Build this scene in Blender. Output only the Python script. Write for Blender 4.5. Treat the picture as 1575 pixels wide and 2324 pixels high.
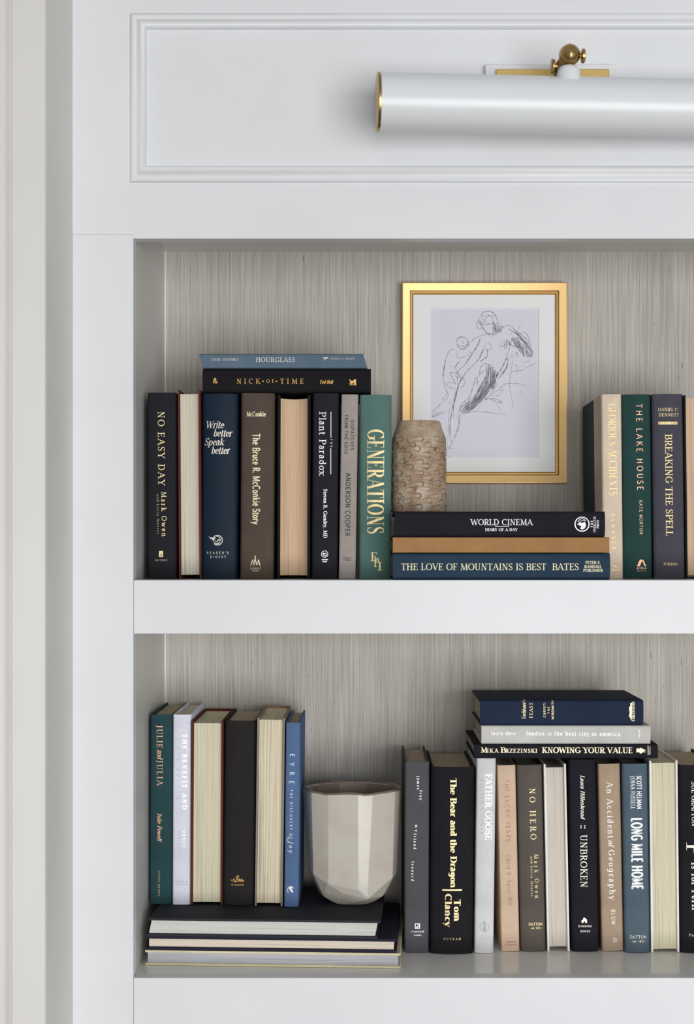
import bpy, bmesh, math, random
from mathutils import Matrix, Vector

random.seed(7)
for _o in list(bpy.data.objects):
    bpy.data.objects.remove(_o)
SC = bpy.context.scene
COL = SC.collection

# ------------------------------------------------------------------ camera
F, VX, VY, DIST, EYE = 3299.0, 830.0, 1255.0, 1.75, 1.60   # focal length in px, vanishing point, distance to the case front, eye height
cam = bpy.data.objects.new('camera', bpy.data.cameras.new('camera'))
COL.objects.link(cam)
cam.location = (0, -DIST, EYE)
cam.rotation_euler = (math.pi / 2, 0, 0)
cam.data.sensor_fit = 'VERTICAL'
cam.data.sensor_height = 36.0
cam.data.lens = F / 2324 * 36.0
cam.data.shift_x = (787.5 - VX) / 2324
cam.data.shift_y = (VY - 1162.0) / 2324
cam.data.clip_start = 0.05
cam.data.dof.use_dof = True
cam.data.dof.focus_distance = 1.86
cam.data.dof.aperture_fstop = 5.0
SC.camera = cam

# ------------------------------------------------------------------ light
SC.view_settings.view_transform = 'Standard'
SC.view_settings.look = 'None'
SC.view_settings.gamma = 1.0
SC.view_settings.use_curve_mapping = False
SC.view_settings.exposure = 0.0
SC.cycles.max_bounces = 10
SC.cycles.diffuse_bounces = 6
SC.cycles.use_denoising = True

def area(name, loc, target, sx, sy, power, col):
    l = bpy.data.lights.new(name, 'AREA')
    l.shape = 'RECTANGLE'; l.size = sx; l.size_y = sy; l.energy = power; l.color = col
    o = bpy.data.objects.new(name, l); COL.objects.link(o)
    o.location = loc
    o.rotation_euler = (Vector(target) - Vector(loc)).to_track_quat('-Z', 'Y').to_euler()
    return o

# daylight from the room's window, behind the camera and a little to its right
area('window_daylight', (1.20, -4.2, 1.06), (0.15, 0, 1.35), 2.8, 2.0, 147, (0.985, 0.99, 1.0))
w = bpy.data.worlds.new('room_light'); SC.world = w; w.use_nodes = True
wb = w.node_tree.nodes['Background']
wb.inputs['Strength'].default_value = 0.215
_n, _l = w.node_tree.nodes.new, w.node_tree.links.new          # a pale room: bright ceiling above, darker floor below
_tc, _sp, _mr, _mx = _n('ShaderNodeTexCoord'), _n('ShaderNodeSeparateXYZ'), _n('ShaderNodeMapRange'), _n('ShaderNodeMix')
_l(_tc.outputs['Generated'], _sp.inputs[0]); _l(_sp.outputs['Z'], _mr.inputs['Value'])
_mr.inputs['From Min'].default_value = -0.6; _mr.inputs['From Max'].default_value = 0.6
_mx.data_type = 'RGBA'; _mx.inputs[6].default_value = (0.62, 0.60, 0.57, 1); _mx.inputs[7].default_value = (1.58, 1.60, 1.62, 1)
_l(_mr.outputs['Result'], _mx.inputs[0]); _l(_mx.outputs[2], wb.inputs['Color'])

# ------------------------------------------------------------------ helpers
def lin(c):
    out = []
    for v in c:
        v /= 255.0
        out.append(v / 12.92 if v <= 0.04045 else ((v + 0.055) / 1.055) ** 2.4)
    return out

def alb(c, k=0.70):
    return tuple(min(0.90, v / k) for v in lin(c)) + (1.0,)

def W(px, py, Y):                       # photo pixel on the plane y = Y -> world point
    s = (DIST + Y) / F
    return Vector(((px - VX) * s, Y, EYE + (VY - py) * s))

def ray(px, py):
    return Vector(((px - VX) / F, 1.0, (VY - py) / F))

MATS = {}
def nodes(name):
    m = bpy.data.materials.new(name); m.use_nodes = True
    nt = m.node_tree
    return m, nt, nt.nodes['Principled BSDF'], nt.nodes.new, nt.links.new

def mapped(N, L, scale, kind='Object', rot=None):
    tc = N('ShaderNodeTexCoord'); mp = N('ShaderNodeMapping')
    mp.inputs['Scale'].default_value = scale
    if rot: mp.inputs['Rotation'].default_value = rot
    L(tc.outputs[kind], mp.inputs['Vector'])
    return mp.outputs['Vector']

def noise(N, L, vec, scale, detail=3, rough=0.5):
    n = N('ShaderNodeTexNoise')
    n.inputs['Scale'].default_value = scale; n.inputs['Detail'].default_value = detail
    n.inputs['Roughness'].default_value = rough
    L(vec, n.inputs['Vector'])
    return n.outputs['Fac']

def ramp(N, L, fac, stops):
    r = N('ShaderNodeValToRGB')
    while len(r.color_ramp.elements) < len(stops): r.color_ramp.elements.new(0.5)
    for e, (p, c) in zip(r.color_ramp.elements, stops):
        e.position = p; e.color = c
    L(fac, r.inputs['Fac'])
    return r.outputs['Color']

def bump(N, L, P, h, strength, dist):
    b = N('ShaderNodeBump'); b.inputs['Strength'].default_value = strength; b.inputs['Distance'].default_value = dist
    L(h, b.inputs['Height']); L(b.outputs['Normal'], P.inputs['Normal'])

def mul(c, f): return tuple(min(1, v * f) for v in c[:3]) + (1.0,)

def paint(name, c, rough=0.45, var=0.02):
    if name in MATS: return MATS[name]
    m, nt, P, N, L = nodes(name)
    f = noise(N, L, mapped(N, L, (1, 1, 1)), 9, 4)
    L(ramp(N, L, f, [(0.3, mul(c, 1 - var)), (0.7, mul(c, 1 + var))]), P.inputs['Base Color'])
    P.inputs['Roughness'].default_value = rough
    g = noise(N, L, mapped(N, L, (1, 1, 1)), 260, 2)
    bump(N, L, P, g, 0.05, 0.0004)
    MATS[name] = m
    return m

def cloth(name, c, rough=0.75, leather=False):
    if name in MATS: return MATS[name]
    m, nt, P, N, L = nodes(name)
    v = mapped(N, L, (1, 1, 1))
    f = noise(N, L, v, 22, 5, 0.6)
    a = noise(N, L, v, 1100, 2)
    mx = N('ShaderNodeMath'); mx.operation = 'MULTIPLY_ADD'; mx.inputs[1].default_value = 0.55
    L(a, mx.inputs[0]); L(f, mx.inputs[2])
    L(ramp(N, L, mx.outputs[0], [(0.5, mul(c, 0.84)), (1.05, mul(c, 1.16))]), P.inputs['Base Color'])
    P.inputs['Roughness'].default_value = 0.5 if leather else rough
    P.inputs['Specular IOR Level'].default_value = 0.14 if leather else 0.10
    if leather:
        vo = N('ShaderNodeTexVoronoi'); vo.inputs['Scale'].default_value = 900
        L(v, vo.inputs['Vector']); bump(N, L, P, vo.outputs['Distance'], 0.5, 0.0004)
    else:
        wv = noise(N, L, mapped(N, L, (1, 1, 2.2)), 1500, 2)
        bump(N, L, P, wv, 0.35, 0.0003)
    MATS[name] = m
    return m

def pages(name, c, coarse=0.5):
    """paper edges: fine lines across the thickness (local x), running along the book"""
    if name in MATS: return MATS[name]
    m, nt, P, N, L = nodes(name)
    a = noise(N, L, mapped(N, L, (1, 0.012, 0.006)), 1500, 2)
    b = noise(N, L, mapped(N, L, (1, 0.05, 0.010)), 330, 3, 0.7)
    mx = N('ShaderNodeMath'); mx.operation = 'MULTIPLY_ADD'; mx.inputs[1].default_value = coarse
    L(b, mx.inputs[0]); L(a, mx.inputs[2])
    h = 0.5 + 0.5 * coarse
    L(ramp(N, L, mx.outputs[0], [(h - 0.24, mul(c, 0.66)), (h - 0.08, mul(c, 0.94)), (h + 0.2, mul(c, 1.08))]), P.inputs['Base Color'])
    P.inputs['Roughness'].default_value = 0.9; P.inputs['Specular IOR Level'].default_value = 0.1
    bump(N, L, P, mx.outputs[0], 0.4, 0.0005)
    MATS[name] = m
    return m

def foil(name, c, metal=0.35, rough=0.5):
    if name in MATS: return MATS[name]
    m, nt, P, N, L = nodes(name)
    f = noise(N, L, mapped(N, L, (1, 1, 1)), 160, 3)
    L(ramp(N, L, f, [(0.3, mul(c, 0.86)), (0.7, mul(c, 1.1))]), P.inputs['Base Color'])
    P.inputs['Metallic'].default_value = metal; P.inputs['Roughness'].default_value = rough
    MATS[name] = m
    return m

def brass(name, c, rough=0.3, streak=(1, 1, 1), var=0.25, metal=1.0):
    if name in MATS: return MATS[name]
    m, nt, P, N, L = nodes(name)
    f = noise(N, L, mapped(N, L, streak), 60, 5, 0.65)
    L(ramp(N, L, f, [(0.3, mul(c, 1 - var)), (0.7, mul(c, 1 + var * 0.4))]), P.inputs['Base Color'])
    P.inputs['Metallic'].default_value = metal; P.inputs['Roughness'].default_value = rough
    MATS[name] = m
    return m

def grasscloth():
    m, nt, P, N, L = nodes('grasscloth_weave')
    def math_(op, a, b=None, c=None):
        n = N('ShaderNodeMath'); n.operation = op
        for k, v in enumerate((a, b, c)):
            if v is None: continue
            if isinstance(v, (int, float)): n.inputs[k].default_value = v
            else: L(v, n.inputs[k])
        return n.outputs[0]
    # vertical yarns about 1.7 mm apart, beaded where the cross threads pass, each yarn a slightly different tone
    wob = noise(N, L, mapped(N, L, (1, 1, .10)), 60, 2)
    sep = N('ShaderNodeSeparateXYZ'); L(mapped(N, L, (1, 1, 1)), sep.inputs[0])
    x = math_('MULTIPLY_ADD', wob, .0030, sep.outputs['X'])
    yarn = math_('ABSOLUTE', math_('SINE', math_('MULTIPLY', x, math.pi / .00172)))
    ph = noise(N, L, mapped(N, L, (1, 1, .02)), 580, 1)
    bead = math_('SINE', math_('MULTIPLY_ADD', ph, 26, math_('MULTIPLY', sep.outputs['Z'], 2 * math.pi / .0021)))
    tone = noise(N, L, mapped(N, L, (1, 1, .016)), 560, 2, .6)
    broad = noise(N, L, mapped(N, L, (1, 1, .12)), 26, 4, .6)
    h = math_('MULTIPLY_ADD', bead, .10, math_('MULTIPLY', yarn, .55))
    h = math_('MULTIPLY_ADD', tone, .72, h)
    h = math_('MULTIPLY_ADD', broad, .28, h)
    g = lambda c: alb(c, .84)
    base = ramp(N, L, math_('MULTIPLY', h, .6), [(.28, g((134, 128, 119))), (.50, g((171, 166, 158))), (.72, g((206, 203, 196)))])
    sl = ramp(N, L, noise(N, L, mapped(N, L, (1, 1, .16)), 330, 1), [(.76, (1, 1, 1, 1)), (.82, (.55, .50, .45, 1))])
    mm = N('ShaderNodeMix'); mm.data_type = 'RGBA'; mm.blend_type = 'MULTIPLY'; mm.inputs[0].default_value = 1.0
    L(base, mm.inputs[6]); L(sl, mm.inputs[7]); L(mm.outputs[2], P.inputs['Base Color'])
    P.inputs['Roughness'].default_value = 0.8; P.inputs['Specular IOR Level'].default_value = .2
    bump(N, L, P, h, 0.35, 0.0006)
    return m

def mesh_obj(name, bm, mat, parent=None, sharp=35, matrix=None):
    bmesh.ops.recalc_face_normals(bm, faces=bm.faces)
    ca = math.radians(sharp)
    for f in bm.faces: f.smooth = True
    for e in bm.edges:
        if len(e.link_faces) == 2:
            e.smooth = e.calc_face_angle(0) < ca
    me = bpy.data.meshes.new(name); bm.to_mesh(me); bm.free()
    if mat: me.materials.append(mat)
    o = bpy.data.objects.new(name, me); COL.objects.link(o)
    if parent is not None: o.parent = parent
    if matrix is not None: o.matrix_local = matrix
    return o

def thing(name, label, cat, matrix, group=None):
    o = bpy.data.objects.new(name, None); COL.objects.link(o)
    o.empty_display_size = 0.02
    o.matrix_world = matrix
    o['label'] = label; o['category'] = cat
    if group: o['group'] = group
    return o

def bevel(o, wd, seg=2, ang=40):
    b = o.modifiers.new('edge', 'BEVEL'); b.width = wd; b.segments = seg
    b.limit_method = 'ANGLE'; b.angle_limit = math.radians(ang)
    return o

def box(bm, x0, x1, y0, y1, z0, z1):
    v = [bm.verts.new((x, y, z)) for x in (x0, x1) for y in (y0, y1) for z in (z0, z1)]
    for q in ((0, 1, 3, 2), (4, 6, 7, 5), (0, 4, 5, 1), (2, 3, 7, 6), (0, 2, 6, 4), (1, 5, 7, 3)):
        bm.faces.new([v[i] for i in q])

def boxes(name, mat, parent, *bs, bev=0.0012):
    bm = bmesh.new()
    for b in bs: box(bm, *b)
    o = mesh_obj(name, bm, mat, parent)
    if bev: bevel(o, bev)
    return o

def prism(bm, outer, inner, z0, z1):
    """solid strip between two open outlines (same count) extruded along z"""
    n = len(outer)
    R = [[bm.verts.new((p[0], p[1], z)) for p in pts] for z in (z0, z1) for pts in (outer, inner)]
    ob, ib, ot, it = R
    for i in range(n - 1):
        bm.faces.new((ob[i], ob[i + 1], ot[i + 1], ot[i]))
        bm.faces.new((ib[i + 1], ib[i], it[i], it[i + 1]))
        bm.faces.new((ot[i], ot[i + 1], it[i + 1], it[i]))
        bm.faces.new((ob[i + 1], ob[i], ib[i], ib[i + 1]))
    for i in (0, n - 1):
        bm.faces.new((ob[i], ot[i], it[i], ib[i]))

def extrude_poly(bm, pts, z0, z1):
    a = [bm.verts.new((p[0], p[1], z0)) for p in pts]; b = [bm.verts.new((p[0], p[1], z1)) for p in pts]
    n = len(pts)
    for i in range(n):
        bm.faces.new((a[i], a[(i + 1) % n], b[(i + 1) % n], b[i]))
    bm.faces.new(a); bm.faces.new(b)

def lathe(bm, prof, n=48, axis='Z', close=True):
    rings = []
    for r, h in prof:
        ring = []
        for i in range(n):
            a = 2 * math.pi * i / n
            c, s = r * math.cos(a), r * math.sin(a)
            ring.append(bm.verts.new((c, s, h) if axis == 'Z' else (h, c, s)))
        rings.append(ring)
    for k in range(len(rings) - 1):
        for i in range(n):
            j = (i + 1) % n
            bm.faces.new((rings[k][i], rings[k][j], rings[k + 1][j], rings[k + 1][i]))
    if close:
        bm.faces.new(rings[0]); bm.faces.new(rings[-1])

# ------------------------------------------------------------------ lettering
# letter skeletons in units of the cap height. T thick / t thin straight strokes (b e = serif both ways at begin / end, B E = to the left only),
# a arc, c curve with pen stress, k curve with given stress at both ends, s serif faces only, n sans faces only, d dot
GL = {
'A': (.76, 't .06 0 .385 1 b|T .37 1 .70 0 e|t .17 .34 .58 .34'),
'B': (.66, 'T .16 0 .16 1 BE|t .16 .97 .36 .97|a .34 .745 .21 .225 90 -90|t .16 .52 .38 .52|a .36 .275 .24 .245 90 -90|t .16 .03 .38 .03'),
'C': (.74, 'a .42 .5 .34 .47 50 310|s .645 .99 .645 .72'),
'D': (.78, 'T .16 0 .16 1 BE|t .16 .97 .34 .97|a .34 .5 .34 .47 90 -90|t .16 .03 .34 .03'),
'E': (.62, 'T .16 0 .16 1 BE|t .16 .97 .54 .97|s .53 1 .53 .78|t .16 .52 .44 .52|s .43 .62 .43 .42|t .16 .03 .56 .03|s .55 0 .55 .24'),
'F': (.58, 'T .16 0 .16 1 bE|t .16 .97 .54 .97|s .53 1 .53 .78|t .16 .50 .42 .50|s .42 .61 .42 .39'),
'G': (.80, 'a .43 .5 .35 .47 50 320|s .66 .99 .66 .72|T .69 .10 .69 .44 e|n .44 .46 .70 .46'),
'H': (.82, 'T .17 0 .17 1 be|T .65 0 .65 1 be|t .17 .52 .65 .52'),
'I': (.36, 'T .18 0 .18 1 be'),
'J': (.44, 'T .25 .12 .25 1 e|k 1 0 .25 .15 .25 -.06 .16 -.14 .03 -.10'),
'K': (.74, 'T .17 0 .17 1 be|t .20 .42 .62 1 e|T .32 .58 .68 0 e'),
'L': (.60, 'T .16 0 .16 1 Be|t .16 .03 .54 .03|s .53 0 .53 .26'),
'M': (.96, 't .14 0 .18 1 b|T .17 1 .48 .05|t .47 .05 .77 1|T .82 0 .78 1 b|s .05 .98 .17 .98|s .78 .98 .90 .98'),
'N': (.80, 't .16 0 .16 1 b|T .16 1 .64 0|t .64 0 .64 1 e|s .05 .98 .16 .98'),
'O': (.82, 'a .41 .5 .34 .47 0 360'),
'P': (.62, 'T .16 0 .16 1 bE|t .16 .97 .34 .97|a .34 .73 .22 .24 90 -90|t .16 .49 .34 .49'),
'Q': (.82, 'a .41 .5 .34 .47 0 360|T .45 .12 .76 -.16'),
'R': (.70, 'T .16 0 .16 1 bE|t .16 .97 .34 .97|a .34 .73 .21 .24 90 -90|t .16 .49 .34 .49|T .33 .50 .64 0 e'),
'S': (.56, 'k .1 .1 .45 .80 .42 .97 .36 .97 .29 .97|k .1 1 .29 .97 .04 .97 .02 .62 .28 .51|k 1 .1 .28 .51 .58 .39 .53 .03 .27 .03|k .1 .1 .27 .03 .17 .03 .11 .10 .09 .22|s .455 .99 .455 .74|s .085 0 .085 .27'),
'T': (.68, 'T .34 0 .34 1 b|t .04 .97 .64 .97|s .05 1 .05 .76|s .63 1 .63 .76'),
'U': (.78, 'T .17 .3 .17 1 e|k 1 .1 .17 .3 .17 .1 .26 .03 .40 .03|k .1 0 .40 .03 .55 .03 .62 .12 .62 .3|t .62 .3 .62 1 e'),
'V': (.74, 'T .07 1 .385 0 b|t .37 0 .67 1 e'),
'W': (1.04, 'T .06 1 .325 0 b|t .31 0 .53 .95|T .51 .95 .745 0|t .73 0 .98 1 e'),
'X': (.74, 'T .08 1 .66 0 be|t .08 0 .64 1 be'),
'Y': (.70, 'T .06 1 .36 .44 b|t .35 .44 .64 1 e|T .35 0 .35 .48 b'),
'Z': (.64, 't .07 .97 .56 .97|T .56 .97 .08 .03|t .06 .03 .58 .03|s .07 1 .07 .78|s .57 0 .57 .24'),
'a': (.50, 'k .6 1 .09 .50 .12 .70 .35 .72 .35 .46|T .35 .06 .35 .48|t .35 .04 .46 .04|k 0 1 .35 .41 .2 .39 .07 .34 .07 .18|k 1 0 .07 .18 .07 -.04 .28 -.03 .35 .14'),
'b': (.57, 'T .13 .02 .13 1 E|a .30 .33 .18 .30 0 360'),
'c': (.48, 'a .27 .33 .19 .30 48 312'),
'd': (.58, 'a .27 .33 .18 .30 0 360|T .44 0 .44 1 E'),
'e': (.50, 'a .26 .33 .18 .30 0 318|t .09 .36 .44 .36'),
'f': (.36, 'T .16 0 .16 .8 b|k 1 .4 .16 .75 .16 1.03 .3 1.03 .39 .92|t .03 .63 .33 .63'),
'g': (.55, 'a .26 .35 .17 .28 0 360|T .43 0 .43 .64|k 1 .1 .43 .02 .43 -.34 .14 -.34 .08 -.17'),
'h': (.60, 'T .13 0 .13 1 bE|k 0 1 .13 .42 .2 .70 .46 .74 .46 .42|T .46 0 .46 .45 b'),
'i': (.28, 'T .14 0 .14 .65 bE|d .14 .88 .085'),
'j': (.28, 'T .16 -.12 .16 .65 E|k 1 .1 .16 -.1 .16 -.3 .06 -.32 -.02 -.24|d .16 .88 .085'),
'k': (.56, 'T .13 0 .13 1 bE|t .17 .26 .43 .65 e|T .24 .38 .50 0 e'),
'l': (.28, 'T .14 0 .14 1 bE'),
'm': (.88, 'T .13 0 .13 .65 bE|k 0 1 .13 .42 .18 .70 .43 .74 .43 .42|T .43 0 .43 .45 b|k 0 1 .43 .42 .48 .70 .73 .74 .73 .42|T .73 0 .73 .45 b'),
'n': (.60, 'T .13 0 .13 .65 bE|k 0 1 .13 .42 .2 .70 .46 .74 .46 .42|T .46 0 .46 .45 b'),
'o': (.54, 'a .27 .33 .20 .30 0 360'),
'p': (.58, 'T .13 -.28 .13 .65 bE|a .30 .33 .18 .30 0 360'),
'q': (.58, 'a .27 .33 .18 .30 0 360|T .44 -.28 .44 .65 b'),
'r': (.42, 'T .13 0 .13 .65 bE|k 0 1 .13 .40 .18 .60 .26 .70 .38 .60'),
's': (.42, 'k .2 .1 .33 .52 .31 .64 .26 .64 .21 .64|k .1 1 .21 .64 .03 .64 .02 .42 .21 .34|k 1 .1 .21 .34 .43 .26 .39 .02 .20 .02|k .1 .2 .20 .02 .12 .02 .08 .08 .07 .15'),
't': (.36, 'T .15 .12 .15 .86|k 1 0 .15 .15 .15 -.04 .28 -.04 .34 .08|t .03 .63 .32 .63'),
'u': (.60, 'T .13 .22 .13 .65 E|k 1 0 .13 .25 .13 -.04 .36 -.06 .45 .18|T .45 0 .45 .65 E'),
'v': (.52, 'T .05 .65 .27 0 b|t .26 0 .47 .65 e'),
'w': (.76, 'T .05 .65 .24 0 b|t .23 0 .39 .62|T .37 .62 .54 0|t .53 0 .71 .65 e'),
'x': (.52, 'T .06 .65 .46 0 be|t .06 0 .45 .65 be'),
'y': (.52, 'T .05 .65 .27 0 b|t .17 -.28 .47 .65 e|d .14 -.25 .06'),
'z': (.46, 't .05 .62 .40 .62|T .40 .62 .06 .03|t .05 .03 .42 .03'),
'1': (.40, 'T .20 0 .20 1 b|t .20 .96 .08 .80'),
'2': (.54, 'k .4 1 .07 .72 .07 1.05 .48 1.08 .44 .66|k 1 .2 .44 .66 .42 .45 .18 .25 .07 .05|t .06 .04 .48 .04'),
'5': (.54, 't .13 .97 .44 .97|t .13 .97 .11 .55|k .2 1 .11 .55 .2 .68 .46 .62 .46 .32|k 1 .2 .46 .32 .46 -.04 .14 -.06 .07 .14'),
'8': (.54, 'a .27 .74 .16 .22 0 360|a .27 .27 .20 .25 0 360'),
'.': (.24, 'd .12 .06 .075'), ',': (.24, 'd .12 .06 .075|t .15 .04 .08 -.16'), "'": (.20, 'T .10 .70 .10 1'),
':': (.26, 'd .13 .15 .08|d .13 .52 .08'), '*': (.30, 'd .15 .42 .085'), '-': (.36, 't .06 .35 .30 .35'),
'&': (.78, 'a .33 .77 .14 .20 0 360|T .22 .64 .68 0|a .31 .26 .23 .24 95 320|t .50 .08 .66 .46|s .56 .46 .74 .46'),
' ': (.34, ''),
}

def glyph_quads(ch, T, t, serif):
    """list of polygons (each a list of 2-D points)"""
    out = []
    adv, src = GL.get(ch, GL[' '])
    S = serif * 0.11
    def seg(x0, y0, x1, y1, w):
        dx, dy = x1 - x0, y1 - y0
        if abs(dy) > 0.25 * abs(dx):
            h = w * math.hypot(dx, dy) / abs(dy) / 2
            out.append([(x0 - h, y0), (x0 + h, y0), (x1 + h, y1), (x1 - h, y1)])
        else:
            h = w / 2
            out.append([(x0, y0 - h), (x1, y1 - h), (x1, y1 + h), (x0, y0 + h)])
    def ser(x, y, w, side, top):
        yy = y - t * .45 if top else y + t * .45
        l = x - w / 2 - S; r = x + (w / 2 + S if side == 'both' else 0)
        out.append([(l, yy - t * .45), (r, yy - t * .45), (r, yy + t * .45), (l, yy + t * .45)])
    def strip(pts, ws):
        L_, R_ = [], []
        n = len(pts)
        for i in range(n):
            a = pts[max(0, i - 1)]; b = pts[min(n - 1, i + 1)]
            d = math.hypot(b[0] - a[0], b[1] - a[1]) or 1
            nx, ny = -(b[1] - a[1]) / d, (b[0] - a[0]) / d
            L_.append((pts[i][0] + nx * ws[i] / 2, pts[i][1] + ny * ws[i] / 2))
            R_.append((pts[i][0] - nx * ws[i] / 2, pts[i][1] - ny * ws[i] / 2))
        for i in range(n - 1):
            out.append([R_[i], R_[i + 1], L_[i + 1], L_[i]])
    for st in src.split('|'):
        p = st.split()
        if not p: continue
        k = p[0]
        if k in 'Tt':
            x0, y0, x1, y1 = map(float, p[1:5]); w_ = T if k == 'T' else t
            seg(x0, y0, x1, y1, w_)
            if len(p) > 5 and serif:
                for fl in p[5]:
                    if fl == 'b': ser(x0, y0, w_, 'both', y0 > y1)
                    if fl == 'e': ser(x1, y1, w_, 'both', y1 > y0)
                    if fl == 'B': ser(x0, y0, w_, 'left', y0 > y1)
                    if fl == 'E': ser(x1, y1, w_, 'left', y1 > y0)
        elif k == 's':
            if serif: seg(*map(float, p[1:5]), t * 0.9)
        elif k == 'n':
            if not serif: seg(*map(float, p[1:5]), t)
        elif k == 'a':
            cx, cy, rx, ry, a0, a1 = map(float, p[1:7])
            n = max(10, int(abs(a1 - a0) / 15))
            rx -= max(0, T - .15) * .3
            pts, ws = [], []
            for i in range(n + 1):
                a = math.radians(a0 + (a1 - a0) * i / n)
                pts.append((cx + rx * math.cos(a), cy + ry * math.sin(a)))
                dx, dy = abs(rx * math.sin(a)), abs(ry * math.cos(a))
                f = dy / (math.hypot(dx, dy) or 1)
                ws.append(t + (T - t) * f ** 1.3)
            strip(pts, ws)
        elif k == 'k':
            f0, f1 = float(p[1]), float(p[2]); q = list(map(float, p[3:11]))
            pts, ws = [], []
            for i in range(11):
                s = i / 10; u = 1 - s
                b = (u ** 3, 3 * u * u * s, 3 * u * s * s, s ** 3)
                pts.append((sum(b[j] * q[2 * j] for j in range(4)), sum(b[j] * q[2 * j + 1] for j in range(4))))
                ws.append(t + (T - t) * (f0 + (f1 - f0) * s))
            strip(pts, ws)
        elif k == 'd':
            cx, cy, r = map(float, p[1:4]); r = max(r * (0.6 + T * 2.4), .05)
            out.append([(cx + r * math.cos(i * math.pi / 6), cy + r * math.sin(i * math.pi / 6)) for i in range(12)])
    return adv, out

STY = {  # stroke weights: thick, thin, serif, slant, extra letter space
    'roman': (.135, .055, 1, 0, .03), 'bold': (.20, .075, 1, 0, .03), 'wide': (.13, .055, 1, 0, .04), 'fat': (.27, .05, .7, 0, -.02),
    'italic': (.14, .055, .6, .24, .0), 'bolditalic': (.17, .07, .6, .26, .0), 'sans': (.115, .105, 0, 0, .06), 'thin': (.075, .07, 0, 0, .07),
    'sanswide': (.12, .11, 0, 0, .05), 'sansbold': (.17, .155, 0, 0, .04), 'heavy': (.20, .15, 0, 0, .03), 'fine': (.15, .035, 1.1, 0, .06), 'slab': (.18, .13, .6, 0, .06),
}

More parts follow.
